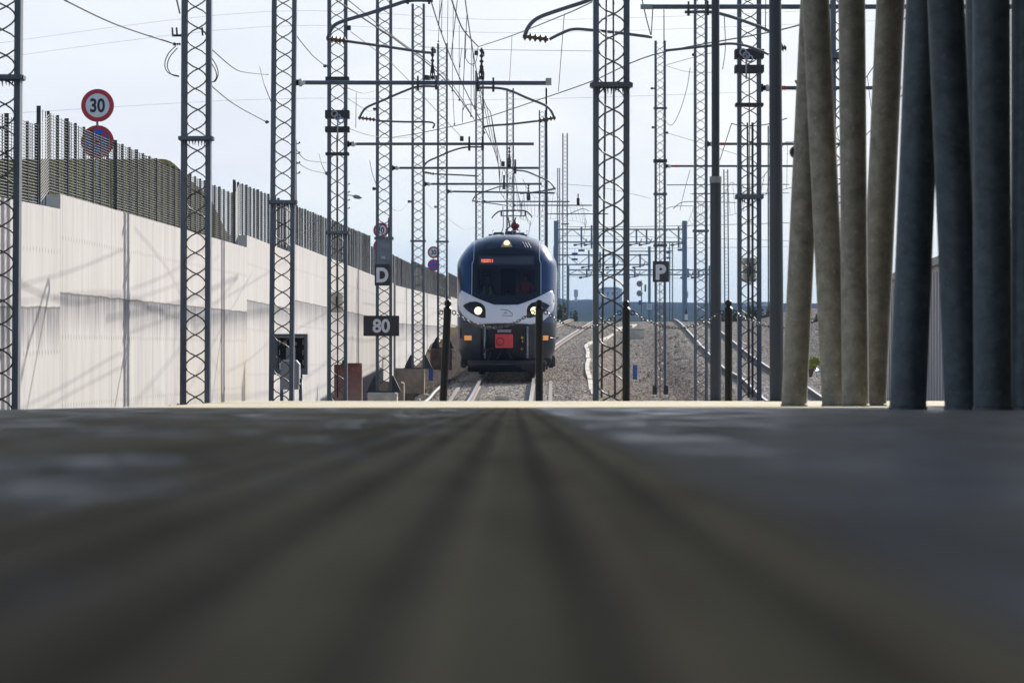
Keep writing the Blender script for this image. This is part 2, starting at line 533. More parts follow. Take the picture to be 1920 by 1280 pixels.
def mk_tube_steel(name, k):
    m = NT(name); m.set(Metallic=.3, Roughness=.5)
    p = m.objco()
    a = m.noise(p, 9, 8, .68); b = m.noise(p, 38, 3, .6)
    T = lambda c: tuple(x * y for x, y in zip(c, k))
    c = m.ramp(a, [(.3, T((.135,.132,.118))), (.68, T((.315,.308,.28)))])
    c = m.mix(m.rng(b, .6, .75, 0, .45), c, T((.58,.57,.53)))
    c = m.mix(m.rng(m.noise(p, 14, 4, .7), .64, .78, 0, .6), c, T((.14,.13,.11)))
    m.col(c); m.bump(b, .15, .003)
    return m.mat
M['column'] = mk_tube_steel('column_galvanised', (1, 1, 1))
M['column_shaded'] = mk_tube_steel('column_shade_tint', (.36, .47, .60))  # same steel, with shade and blue sky reflection put into the colour

def leafmat(name, a, b):
    m = NT(name); m.set(Roughness=.6, Specular_IOR_Level=.3)
    f = m.noise(m.pos(), 2.2, 3, .6)
    m.col(m.ramp(f, [(.3, a), (.7, b)]))
    return m.mat
M['leaf'] = leafmat('leaf_green', (.035,.06,.02), (.09,.12,.04))
M['leaf_dry'] = leafmat('leaf_dry', (.10,.07,.04), (.19,.13,.075))
M['leaf_lime'] = leafmat('leaf_lime', (.20,.26,.03), (.36,.40,.06))

# train
M['navy'] = simple('train_navy', (.016, .045, .125), .17, .25, .06, 1.5, spec=.6)
M['navy_dark'] = simple('train_forehead', (.008, .017, .038), .16, .1, .08, 2, spec=.6)
M['tr_white'] = simple('train_white', (.72, .75, .82), .22, 0, .03, 2, spec=.55)
M['tr_grey'] = simple('train_grey', (.034, .042, .054), .36, .15, .3, 2.2, bump=.02)
M['tr_black'] = simple('train_black', (.004, .006, .012), .3, 0, .2, 6, spec=.35)
M['tr_under'] = simple('train_underframe', (.03, .03, .032), .7, .2, .5, 9)
M['tr_red'] = simple('coupler_cover_red', (.62, .045, .05), .55, 0, .12, 9)
M['tr_gold'] = simple('train_gold_stripe', (.52, .36, .16), .35, .2, .06, 3)
M['roof_grey'] = simple('train_roof_grey', (.07, .08, .10), .6, .3, .4, 5)
M['orange'] = emit('marker_orange', (.95, .38, .10), .35)
M['lamp'] = emit('headlamp', (1.0, .84, .48), 1.25)
M['led'] = emit('destination_led', (1.0, .17, .07), .9)
M['display'] = simple('display_grey', (.045, .055, .065), .4, 0, .1, 20)
M['skin'] = simple('skin', (.36, .2, .14), .6, 0, .06, 10)
M['hair'] = simple('hair_black', (.012, .010, .009), .6, 0, .2, 30)
M['hivis'] = simple('vest_lime', (.42, .55, .05), .7, 0, .1, 10)
M['dark_cloth'] = simple('dark_cloth', (.03, .035, .05), .8, 0, .2, 10)
M['red_cloth'] = simple('red_cloth', (.75, .08, .06), .75, 0, .12, 10)
def mk_glass():
    m = NT('windscreen_glass')
    out = m.t.nodes['Material Output']
    tr = m.n('ShaderNodeBsdfTransparent'); tr.inputs['Color'].default_value = (.44,.50,.62,1)
    gl = m.n('ShaderNodeBsdfGlossy'); gl.inputs['Roughness'].default_value = .03
    gl.inputs['Color'].default_value = (.8,.85,1,1)
    fr = m.n('ShaderNodeFresnel'); fr.inputs['IOR'].default_value = 1.34
    mx = m.n('ShaderNodeMixShader')
    m.link(fr.outputs[0], mx.inputs[0]); m.link(tr.outputs[0], mx.inputs[1]); m.link(gl.outputs[0], mx.inputs[2])
    m.link(mx.outputs[0], out.inputs['Surface'])
    return m.mat
M['glass'] = mk_glass()
M['rail_side'] = simple('rail_rust', (.17, .125, .10), .75, .3, .3, 6)
M['rail_top'] = simple('rail_polished', (.62, .60, .58), .32, .85, .12, 6)
M['sleeper'] = simple('sleeper_concrete', (.40, .375, .34), .9, 0, .2, 5, bump=.2)

# ------------------------------------------------------------------ terrain profile
def lerp(tab, x):
    if x <= tab[0][0]: return tab[0][1]
    for (a, b), (c, d) in zip(tab, tab[1:]):
        if x <= c:
            t = (x - a) / (c - a); return b + (d - b) * t
    return tab[-1][1]
def sstep(a, b, x):
    t = max(0., min(1., (x - a) / (b - a))); return t * t * (3 - 2 * t)
RAILZ = [(40,-.5),(70,-.42),(90,-.24),(104,-.02),(110,.19),(123,.66),(140,1.02),(165,1.87),(195,3.0),(218,3.85),(232,4.3),
         (242,4.55),(252,4.68),(270,4.62),(320,4.2),(450,3.4),(800,8.0),(1100,16),(1500,29),(2000,43),(2500,56),(3000,67.5),(3300,66),(4500,40)]
def railz(z): 
    return (lerp(RAILZ, z-3) + lerp(RAILZ, z) + lerp(RAILZ, z+3)) / 3
def T1x(z): return -.31 + .0095 * (z - 104)
def T2x(z): return 7.1 + .0216 * (z - 110)
def T3x(z):                                  # branch leaving the first track behind the train
    if z < 150: return T1x(z)
    return T1x(z) + 3.35 * sstep(140, 262, z) 
def WALLX(z): return -7.83 + .0216 * z
def ground(x, z):
    u = x - .0216 * (z - 110)
    h = railz(z) - .2
    fade = 1 - sstep(170, 238, z)
    h -= .72 * fade * math.exp(-((u - 3.7) / 1.35) ** 4)
    h -= .95 * sstep(-2.0, -3.9, u) * (1 - sstep(150, 240, z)) * sstep(85, 112, z)
    if z < 260: h += .8 * sstep(9.8, 13.5, u) * sstep(120, 150, z) * (1 - sstep(230, 260, z))
    if z > 300: h += 5 * sstep(300, 900, z) * (math.sin(x * .011 + z * .003) + .6 * math.sin(x * .027 + 1.3)) * .25
    if u < -5.6 and z < 330:                 # street level behind the retaining wall
        t = sstep(-5.6, -6.0, u) * (1 - sstep(270, 330, z))
        top = 2.6 + .012 * (z - 61)
        top += (.0565 * z - top) * sstep(-9.0, -10.2, u) * sstep(84, 98, z) * (1 - sstep(122, 158, z))
        h = h * (1 - t) + max(top, h) * t
    return h

# ------------------------------------------------------------------ ground sheet
xs = [-2500,-1600,-900,-500,-260,-140,-80,-50,-34,-26] + [-20 + .5 * i for i in range(91)] + [28,34,44,60,90,150,280,500,900,1600,2500]
zs = [-60,-20,10,30,38] + [43.8 + 1.5 * i for i in range(150)] + [272,280,290,305,325,350,400,470,560,680,800,950,1100,1300,1500,1750,2000,2250,2500,2700,2850,3000,3150,3300,3700,4500]
g = MB()
for z in zs:
    for x in xs:
        h = ground(x, z)
        if 60 < z < 260 and -4 < x < 20: h += random.uniform(-.02, .02)
        if 2400 < z < 3200: h += random.uniform(-.6, .8)
        g.v.append(Vector((x, z, h if z > 43 else -.62)))
nx = len(xs)
for j in range(len(zs) - 1):
    for i in range(nx - 1):
        a = j * nx + i
        g.face((a, a+1, a+1+nx, a+nx))
g.build('ground', M['ground'], kind='structure', smooth=True)

# ballast: real stones scattered over the track beds
bz = MB()
bx = [-4.9 + .5 * i for i in range(43)]
bzs = [88 + 2.0 * i for i in range(84)]
for z in bzs:
    for x in bx:
        X = x + .0216 * (z - 110)
        bz.v.append(Vector((X, z, ground(X, z) + .012)))
for j in range(len(bzs) - 1):
    for i in range(len(bx) - 1):
        a = j * len(bx) + i
        bz.face((a, a+1, a+1+len(bx), a+len(bx)))
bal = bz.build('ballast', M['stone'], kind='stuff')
ng = bpy.data.node_groups.new('ballast_scatter', 'GeometryNodeTree')
ng.interface.new_socket('Geometry', in_out='INPUT', socket_type='NodeSocketGeometry')
ng.interface.new_socket('Geometry', in_out='OUTPUT', socket_type='NodeSocketGeometry')
N = ng.nodes.new; K = ng.links.new
gi, go = N('NodeGroupInput'), N('NodeGroupOutput')
ds = N('GeometryNodeDistributePointsOnFaces'); ds.inputs['Density'].default_value = 95
ico = N('GeometryNodeMeshIcoSphere'); ico.inputs['Radius'].default_value = .047; ico.inputs['Subdivisions'].default_value = 1
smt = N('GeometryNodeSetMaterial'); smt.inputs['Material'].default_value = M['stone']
iop = N('GeometryNodeInstanceOnPoints')
rr = N('FunctionNodeRandomValue'); rr.data_type = 'FLOAT_VECTOR'
rr.inputs['Min'].default_value = (-.45,-.45,0); rr.inputs['Max'].default_value = (.45,.45,6.28)
rs = N('FunctionNodeRandomValue'); rs.data_type = 'FLOAT_VECTOR'
rs.inputs['Min'].default_value = (.55,.55,.35); rs.inputs['Max'].default_value = (1.4,1.3,.8)
K(gi.outputs[0], ds.inputs['Mesh']); K(ds.outputs['Points'], iop.inputs['Points'])
K(ico.outputs['Mesh'], smt.inputs['Geometry']); K(smt.outputs[0], iop.inputs['Instance'])
K(rr.outputs['Value'], iop.inputs['Rotation']); K(rs.outputs['Value'], iop.inputs['Scale'])
K(iop.outputs[0], go.inputs[0])
md = bal.modifiers.new('scatter', 'NODES'); md.node_group = ng

# ------------------------------------------------------------------ platform
PEND = 43.3
def platz(y): return .03 * sstep(31.0, 42.5, y)
pl = MB()
px_ = [-2.62, -1.5, -.8, -.42]
k = 0
x = -.408                                   # moulded guide strip: ribs 6 cm apart
ribs = []
while x < .12:
    ribs += [(x, 0), (x + .012, -.002), (x + .022, -.002), (x + .034, 0)]
    x += .06
prof = [(a, 0) for a in px_] + ribs + [(.2, 0), (.8, 0), (1.6, 0), (3, 0), (5, 0), (7.6, 0)]
prof = sorted(prof)
ysx = [-6, -2, 0, .5, 1, 2, 4, 8, 14, 20, 26.6]
for y in ysx:
    for a, h in prof: pl.v.append(Vector((a, y, h)))
n = len(prof)
for j in range(len(ysx) - 1):
    for i in range(n - 1):
        a = j * n + i
        pl.face((a, a+1, a+1+n, a+n))
pl.build('platform', M['paving'], kind='structure')
ps = MB()
for y in [26.6 + .98 * i for i in range(17)] + [PEND]:
    for a in [-2.62 + .34 * i for i in range(31)]:
        ps.v.append(Vector((a, y, platz(y) + random.uniform(0, .0016))))
for j in range(17):
    for i in range(30):
        a = j * 31 + i
        ps.face((a, a+1, a+32, a+31))
ps.build('platform_end', M['strip'], kind='structure')
pk = MB()                                   # side walls of the platform
pk.box((-2.72, 18.65, -.33), (.2, 49.3, .65)); pk.box((2.6, PEND + .1, -.315), (10.84, .2, .67))
pk.build('platform_kerb', M['concrete'], kind='structure')

# canopy over the platform: it shades the foreground and stands on the tube clusters at the right
cn = thing('platform_canopy', 'platform roof by the leaning tubes and an added sky-blocking wall, outside the frame', 'canopy', (5, 8, 0))
c_ = MB(); c_.box((1.85, 3.5, 5.62), (12, 63.4, .18)); c_.box((12.35, 6, 5.62), (8.98, 69, .18)); c_.build('roof', M['galv'], cn)
c_ = MB()
for yy in (-24, -14, -4, 6, 14, 22, 30, 33.8): c_.box((6.5, yy, 5.40), (20.6, .16, .25))
c_.build('beam', M['pole'], cn)

c_ = MB(); c_.box((8.6, 3, 2.7), (.25, 62, 5.35)); c_.build('sky_block_wall', M['concrete'], cn)  # unseen wall, added to block skylight from the right and darken the tubes

COL = [  # px at top row, px at base row, width px, base row, scale, depth shift, label
 (1523, 1489, 48, 760, 262, 0.0, 'pale tube of the left cluster, leaning right, with a dark rust hole at mid height', 'L1'),
 (1529, 1567, 51, 760, 266, 0.0, 'second tube of the left cluster, leaning left across its neighbour', 'L2'),
 (1598.5, 1604, 50.5, 761, 272, 0.0, 'upright tube in the middle of the left cluster, warm grey', 'L3'),
 (1671, 1635, 54, 759, 258, 0.0, 'tube at the right side of the left cluster, leaning right, half hidden', 'L4'),
 (1735, 1702, 69, 767, 358, 0.0, 'shade-tinted blue grey tube at the left side of the right cluster, leaning right', 'R1'),
 (1770, 1806, 69, 767, 364, 0.0, 'shade-tinted blue grey tube of the right cluster, leaning left, beside a gap showing ribbed wall', 'R2'),
 (1846, 1852, 66, 766, 346, 0.0, 'dark tube almost hidden behind the upright tube of the right cluster', 'R5'),
 (1857, 1861, 71, 768, 374, 0.0, 'upright shade-tinted blue grey tube with pale scuffs in the right cluster', 'R3'),
 (1934, 1931, 70, 768, 366, 0.0, 'almost black tube cut off by the right edge of the photo', 'R4')]
for a, b, w, yb, s, dy, lab, kk in COL:
    p0 = P(b, yb, s); p0.z = 0
    p1 = P(a, 0, s); p1.y = p0.y + .12 * random.uniform(-1, 1)
    d = (p1 - p0); top = p0 + d * (5.5 / d.z)
    r = w / s / 2
    t = thing('canopy_column', lab, 'column', p0, 'leaning tubes that carry the platform roof')
    m_ = MB(); nn = 26
    m_.tube([p0 + (top - p0) * (i / 10) for i in range(11)], r, 40)
    fixnormals(m_.build('tube', M['column'] if kk[0] == 'L' else M['column_shaded'], t), R(40))
    m_ = MB(); m_.lathe(p0, p0 + Vector((0,0,1)), [(0, r * 1.06), (.012, r * 1.06), (.02, r * 1.01)], 40)
    m_.build('base_ring', M['column'] if kk[0] == 'L' else M['column_shaded'], t)
    if kk == 'L1':
        q = P(1482, 288, s - 1); q.y = p0.y - r * .55
        m_ = MB(); m_.sphere(q + Vector((.018, 0, 0)), .036, 12, 0, 1.2); m_.build('bolt_hole', M['board_black'], t)

# ------------------------------------------------------------------ black posts with chains
POSTX = [(831, 562), (1011, 562), (1174, 563), (1366, 562), (1566, 562)]
plabels = ['black ball-topped post at the left end of the chain fence, left of the train',
           'black ball-topped post standing in front of the train, covering its right headlamp',
           'black ball-topped post close behind the widest lattice mast',
           'black ball-topped post between the two smooth dark poles',
           'black ball-topped post hidden behind the leaning tubes']
posts = []
for (px, py), lab in zip(POSTX, plabels):
    s = 190.
    b = P(px, 752, s); b.z = platz(b.y)
    t = thing('chain_post', lab, 'post', b, 'black posts of the chain fence at the platform end')
    H = P(px, py, s).z - b.z
    r = 7.2 / s
    lean = -.03 if px == 831 else 0
    ax = Vector((-lean * 1.6, 0, 1)).normalized()
    m_ = MB(); m_.tube([b, b + ax * (H - .10)], r, 16); m_.lathe(b + ax * (H - .10), b + ax * H, [(0, r), (.012, r * 1.15), (.024, r * .9), (.036, r * .55)], 16)
    fixnormals(m_.build('shaft', M['black'], t), R(40))
    m_ = MB(); m_.sphere(b + ax * (H - .034), .036, 16); m_.build('ball', M['black'], t, smooth=True)
    for sd in (-1, 1):
        m_ = MB()
        m_.tube([b + ax * (H - .125) + Vector((sd * (r + .028 + .02 * math.cos(a)), 0, .02 * math.sin(a))) for a in [i * math.pi / 5 for i in range(10)]], .006, 6, closed=True)
        m_.build('eye', M['black'], t)
    posts.append((b, ax, H, r))
def chain(a, b, sag, lab):
    a, b = Vector(a), Vector(b)
    pts = []
    n = 200
    for i in range(n + 1):
        t = i / n
        q = a.lerp(b, t); q.z -= sag * 4 * t * (1 - t); pts.append(q)
    m_ = MB()
    seg, acc, k = .031, 0., 0
    last = pts[0]
    d_prev = 0
    for i in range(1, n + 1):
        acc += (pts[i] - pts[i-1]).length
        if acc >= seg:
            acc -= seg
            p, q = last, pts[i]; last = q
            t = (q - p).normalized()
            nrm = Vector((0,1,0)) if k % 2 == 0 else t.cross(Vector((0,1,0)))
            c = (p + q) / 2
            l, w = .023, .0115
            m_.tube([c + t * (l * math.cos(x)) + nrm * (w * math.sin(x)) for x in [j * math.pi / 4 for j in range(8)]], .0048, 5, closed=True)
            k += 1
    o = m_.build('chain', M['chain'], origin=a, smooth=True)
    tag(o, lab, 'chain', 'chains of the fence at the platform end')
clabels = ['dark chain hanging across the front of the train', 'dark chain crossing the widest lattice mast', 'dark chain under the P sign', 'dark chain passing the mast with weights, right of the round pole']
for i in range(4):
    (b0, a0, h0, r0), (b1, a1, h1, r1) = posts[i], posts[i+1]
    chain(b0 + a0 * (h0 - .125) + Vector((r0 + .045, 0, 0)), b1 + a1 * (h1 - .125) - Vector((r1 + .045, 0, 0)), .15, clabels[i])

# ------------------------------------------------------------------ smooth dark poles on the platform end
for px, w0, w1, s, lab in ((1342, 21, 15, 186, 'round dark pole with a pale sleeve label, right of the P sign'), (1455.5, 27, 23, 196, 'thick round dark pole just left of the leaning tubes')):
    b = P(px + (1 if px > 1400 else 0), 752, s); b.z = platz(b.y)
    t = thing('steel_pole', lab, 'pole', b, 'smooth dark poles at the platform end')
    zj = P(px, 340, s).z if px < 1400 else 6.
    m_ = MB()
    if px < 1400:
        m_.tube([b, Vector((b.x, b.y, zj))], w0 / s / 2, 24); m_.tube([Vector((b.x, b.y, zj)), Vector((b.x, b.y, 6.2))], w1 / s / 2, 24)
    else:
        m_.tube([b, Vector((b.x - .02, b.y, 6.2))], [w0 / s / 2, w1 / s / 2 * .9], 24)
    fixnormals(m_.build('shaft', M['pole'], t), R(40))
    m_ = MB(); m_.lathe(b, b + Vector((0,0,1)), [(0, w0/s/2 + .05), (.008, w0/s/2 + .05)], 20); m_.build('base_plate', M['pole'], t)
    if px < 1400:
        q0, q1 = P(px, 343, s).z, P(px, 331, s).z
        m_ = MB(); m_.tube([Vector((b.x, b.y, q0)), Vector((b.x, b.y, q1))], w0 / s / 2 + .004, 24, cap=True); m_.build('sleeve', M['cab_grey'], t)
        m_ = MB(); m_.lathe(Vector((b.x, b.y, 6.2)), Vector((b.x, b.y, 7)), [(0, .05), (.02, .2), (.12, .16), (.16, .02)], 20); m_.build('lamp_head', M['galv'], t)

# ------------------------------------------------------------------ lattice masts
def insulator(mb, p, q, r=.07, n=5):
    p, q = Vector(p), Vector(q); Ln = (q - p).length
    pr = [(0, r * .45)]
    for i in range(n):
        t = Ln * (i + .5) / n; dt = Ln / n
        pr += [(t - dt * .38, r * .4), (t - dt * .05, r), (t + dt * .06, r), (t + dt * .3, r * .4)]
    pr.append((Ln, r * .45))
    mb.lathe(p, q, pr, 12)

MASTS = {}
def mast(key, px, s, top, base_z, label, w=.355, ch=.062, collars=(), baseplate=False, plinth=None, tops=None, lean=0.):
    b = P(px, 700, s); b.z = base_z
    ztop = P(px, top, s).z
    t = thing('lattice_mast', label, 'mast', b, 'lattice masts of the overhead line')
    H = ztop - base_z; dp = .22
    # two channel chords
    def X(z): return lean * (z - base_z)
    for sd in (-1, 1):
        m_ = MB()
        xo = sd * (w / 2)
        xi = sd * (w / 2 - ch)
        th = .012
        prof_ = [(xo, -dp/2), (xi, -dp/2), (xi, -dp/2 + th), (xo - sd * th, -dp/2 + th), (xo - sd * th, dp/2 - th), (xi, dp/2 - th), (xi, dp/2), (xo, dp/2)]
        bidx = len(m_.v)
        for zz in (base_z, ztop):
            for x_, y_ in prof_: m_.v.append(Vector((b.x + x_ + X(zz), b.y + y_, zz)))
        for i in range(8):
            j = (i + 1) % 8
            m_.face((i, j, 8 + j, 8 + i))
        m_.face(range(8)); m_.face(range(15, 7, -1))
        fixnormals(m_.build('chord', M['mast'], t))
    # bent round bars front and back
    amp = w / 2 - ch + .012
    per = .49
    nseg = 12 if s > 60 else 8
    m_ = MB()
    for yy, ph in ((-dp / 2 - .004, 0.), (dp / 2 + .004, math.pi)):
        pts = []
        nz_ = int(H / per * nseg)
        for i in range(nz_ + 1):
            z = base_z + .05 + (H - .1) * i / nz_
            sn = math.sin(2 * math.pi * (z - base_z) / per + ph)
            sn = math.copysign(abs(sn) ** .8, sn)
            pts.append(Vector((b.x + X(z) + amp * sn, b.y + yy, z)))
        m_.tube(pts, .0085 if s > 100 else .0095, 6 if s > 60 else 4)
    m_.build('lacing', M['rod'], t, smooth=True)
    for cy, hh, ov, mat in collars:
        c = P(px, cy, s); hz = hh / s
        m_ = MB(); ww = w + 2 * ov / s
        m_.box((b.x + X(c.z), b.y - dp/2 - .022, c.z), (ww, .035, hz)); m_.box((b.x + X(c.z), b.y + dp/2 + .022, c.z), (ww, .035, hz))
        for sd in (-1, 1):
            m_.box((b.x + X(c.z) + sd * (w/2 + .018), b.y, c.z), (.03, dp + .006, hz * .8))
            m_.tube([Vector((b.x + X(c.z) + sd * (ww/2 - .01), b.y - dp/2 - .06, c.z)), Vector((b.x + X(c.z) + sd * (ww/2 - .01), b.y + dp/2 + .06, c.z))], .012, 6)
        m_.build('collar', M[mat], t)
        if mat == 'mast' and s > 100:        # bird spikes under the climbing guard
            m_ = MB()
            for i in range(9):
                xx = b.x + X(c.z) + (i - 4) * w / 9.5
                m_.tube([Vector((xx, b.y - dp/2 - .03, c.z - hz/2)), Vector((xx + random.uniform(-.012,.012), b.y - dp/2 - .05, c.z - hz/2 - .06 - random.random() * .03))], [.012, .002], 4)
            m_.build('spike_row', M['mast_dark'], t)
    if baseplate:
        m_ = MB()
        for sd in (-1, 1):
            o_ = Vector((b.x + sd * w / 2, b.y - .13, base_z))
            m_.prism([(0, 0), (sd * .17, 0), (sd * .17, .07), (sd * .03, .36), (0, .36)], .26, o_, (1,0,0), (0,0,1), (0,1,0))
        m_.box((b.x, b.y, base_z + .01), (w + .40, .4, .03))
        fixnormals(m_.build('base_bracket', M['mast_dark'], t))
    if plinth:
        x0, x1, yb, mat = plinth
        a0, a1 = P(x0, yb, s), P(x1, yb, s)
        m_ = MB(); zt = base_z - .006; zb = min(a0.z, base_z - .3) - .3
        m_.bbox(((a0.x + a1.x) / 2, b.y + .05, (zt + zb) / 2), (a1.x - a0.x, .9, zt - zb), .03)
        m_.build('plinth', M[mat], t)
    MASTS[key] = (t, b, ztop, s, w)
    return t
GZ = lambda px, s: ground((px - 960) / s, F / s) - .06
C_ = lambda y, h=9, o=3: (y, h, o, 'mast')
D_ = lambda y, h=20, o=4: (y, h, o, 'mast_dark')
mast('a', 1.5, 188, -120, -.68, 'lattice mast cut by the left edge of the photo', collars=[C_(146, 9, 3)], lean=.006)
mast('b', 366, 157, -140, -.66, 'lattice mast with looped cable ends near its top, second from the left edge', collars=[C_(260, 7, 4)], lean=.003)
mast('c', 527, 130, -140, -.62, 'lattice mast holding the highest complete cross beam, in front of the dark open box', collars=[C_(379, 6, 3)], lean=.007)
mast('d', 632.5, 106, -160, -.52, 'lattice mast with stacked dark collars and a hanging barrel weight, left of the D sign', collars=[D_(149, 8, 3), D_(215, 15, 4), D_(243, 10, 4), D_(289, 5, 3), C_(436, 5, 3)])
mast('e', 720, 86, -180, P(720, 735, 86).z, 'lattice mast that carries the D board and the 80 board', collars=[C_(447, 5, 2)], baseplate=True, plinth=(690, 745, 753, 'concrete'))
mast('f', 784, 71, 8, P(784, 691, 71).z, 'lattice mast on a brown footing, between the D board and the small roadside 30 sign', collars=[C_(452, 3, 2)], baseplate=True, plinth=(759, 796, 716, 'plinth'))
mast('g', 829.5, 57, 82, P(829, 653, 57).z, 'lattice mast on a reddish footing just left of the train', collars=[C_(453, 3, 2)], baseplate=True, plinth=(807, 847, 676, 'plinth_red'))
mast('h', 899, 46, 133, 2.3, 'lattice mast rising over the left part of the train roof, crowned with dark insulators', ch=.07)
mast('i', 956.5, 41, 166, 3.0, 'lattice mast rising right behind the pantograph', ch=.07)
mast('j', 1017, 38, 207, 3.4, 'lattice mast beside the slim solid pole over the right edge of the train', ch=.065)
mast('k', 1059.5, 29.5, 250, 4.4, 'far lattice mast standing alone in the sky right of the train', ch=.07, collars=[C_(420, 2, 2)])
mast('k2', 1047.5, 22, 315, 4.4, 'thinnest far lattice mast, just right of the train', w=.25, ch=.07)
mast('A', 1145.5, 183, -120, -.66, 'widest lattice mast with cables running down inside it, right of the train', w=.372, ch=.058, collars=[C_(160, 9, 3)], lean=.001)
mast('B', 1238, 60, 77, P(1238, 738, 60).z, 'narrow lattice mast that carries the P board', ch=.07, collars=[C_(203, 3, 2), D_(302, 6, 2), C_(364, 4, 2), C_(460, 5, 2)], baseplate=False)
mast('C', 1314, 72, -150, -.55, 'lattice mast close to the left of the round pole with the sleeve label', collars=[C_(433, 4, 2)], ch=.066)
mast('D', 1405, 120, -150, -.6, 'lattice mast with large dark collars and a hanging barrel weight, right of the P board', w=.37, collars=[D_(102, 17, 5), D_(130, 14, 5), D_(197, 6, 4), C_(369, 8, 4)])
mast('E', 1584, 148, -140, -.62, 'lattice mast seen only through the gaps of the leaning tubes', collars=[C_(105, 11, 4)])
mast('F', 1445, 30, 236, 1.7, 'slender lattice mast mostly covered by the thick round pole', ch=.07)
mast('G', 1363, 26, 318, 4.3, 'far slender lattice mast between the round pole and the mast with weights', ch=.07, lean=-.006)
mast('H', 1258.5, 20.5, 455, 4.5, 'far lattice mast right of the P board', ch=.08)
for k_ in ('B',):
    t, b, zt, s, w = MASTS[k_]
    for sd in (-1, 1):
        m_ = MB(); m_.bbox((b.x + sd * w/2, b.y, b.z + .12), (.13, .3, .28), .02); m_.build('base_bracket', M['mast_dark'], t)
# cables and rods inside masts
for key, xs_, mat, rr_ in (('A', ((1138, 1128), (1150, 1153)), 'mast', .011), ('d', ((633, 633),), 'rod', .012), ('D', ((1402, 1404), (1411, 1411)), 'mast', .018), ('e', (), 'rod', .01), ('B', ((1237, 1237.5),), 'rod', .012)):
    t, b, zt, s, w = MASTS[key]
    for xa, xb in xs_:
        y0 = 230 if key in 'dDB' else -60
        if key == 'B': y0 = 305
        m_ = MB(); p = P(xa, y0, s); q = P(xb, 745, s)
        m_.tube([p, q], rr_, 8); m_.build('conduit', M[mat], t, smooth=True)
# solid plate on the mast with boards
t, b, zt, s, w = MASTS['e']
m_ = MB(); p0, p1 = P(707, 447, s), P(733, 500, s)
m_.box(((p0.x+p1.x)/2, b.y - .125, (p0.z+p1.z)/2), (p1.x - p0.x, .012, p0.z - p1.z)); pp = m_.build('plate', simple('plate_grey', (.13, .155, .185), .5, .1), t)
m_ = MB(); c = P(719, 483, s); c.y = b.y - .134
for an in (.6, 2.3, -.1):
    d = Vector((math.cos(an), 0, math.sin(an))) * .055
    m_.tube([c - d, c + d], .005, 5)
m_.build('paint_mark', M['board_white'], pp)

# cross beams: part of the mast they are bolted to
def beam(key, x0, x1, py, th, mats=('mast',), red=None, ins=True, end_box=False, pale_end=None, rise=0):
    t, b, zt, s, w = MASTS[key]
    p, q = P(x0, py, s), P(x1, py + rise, s)
    p.y = q.y = b.y - .0
    d = (q - p).normalized()
    m_ = MB(); m_.tube([p + d * (.09 if ins else 0), q], th / s / 2, 14, 0)
    o = m_.build('cross_beam', M['mast_dark'] if mats[0] == 'dark' else M['mast'], t, smooth=False)
    fixnormals(o, R(50))
    if ins:
        side = 1 if (q.x > p.x) else -1
        m_ = MB(); ex = b.x + side * (w / 2)
        for k2, rr2 in ((0, 1.5), (1, 1.5)):
            m_.lathe(Vector((ex, b.y, p.z)), Vector((ex + side, b.y, p.z)), [(0, th/s*1.1), (.03, th/s*1.1), (.04, th/s*.7), (.07, th/s*.7)], 12)
        m_.build('beam_bracket', M['mast_dark'], o)
        m_ = MB(); m_.lathe(Vector((ex + side * .07, b.y, p.z)), Vector((ex + side, b.y, p.z)), [(0, th/s*.6), (.015, th/s*.95), (.05, th/s*.95), (.065, th/s*.6), (max(.07, abs(p.x - ex) + .03), th/s*.5)], 12)
        m_.build('insulator', M['insul_w'], o)
    if red:
        a, c = P(red[0], py, s), P(red[1], py, s); a.y = c.y = b.y
        m_ = MB(); m_.tube([a, c], th / s / 2 + .003, 14); m_.build('red_sleeve', M['red_paint'], o)
    if end_box:
        m_ = MB(); m_.box((q.x - .02, b.y, q.z + .02), (.085, .1, .10)); m_.build('end_box', M['galv'], o)
    if pale_end:
        a, c = P(pale_end[0], py, s), P(pale_end[1], py, s); a.y = c.y = b.y
        m_ = MB(); m_.tube([a, c], th / s / 2 + .003, 14); m_.build('end_sleeve', M['truss'], o)
    return o
beam('c', 560, 1031, 155, 8, end_box=True, rise=1)
beam('d', 658, 1001, 270, 5.4)
beam('e', 741, 1010, 315, 4.4)
beam('f', 802, 1016, 345, 4)
beam('g', 844, 1040, 359, 3.4, rise=3)
beam('h', 912, 1068, 378, 2.6)
beam('i', 967, 1110, 385, 2.3)
beam('j', 1028, 1140, 401, 2)
beam('D', 1429, 1690, 165, 7, red=(1465, 1473))
beam('C', 1331, 1600, 270, 5, red=(1351, 1359))
beam('B', 1252, 1500, 311.5, 4, red=(1264, 1272))
beam('E', 1202, 2000, 13, 9, ins=False, pale_end=(1201, 1223))
beam('G', 1300, 1362, 363, 2, ins=False)
beam('H', 1180, 1262, 471, 2, ins=False)

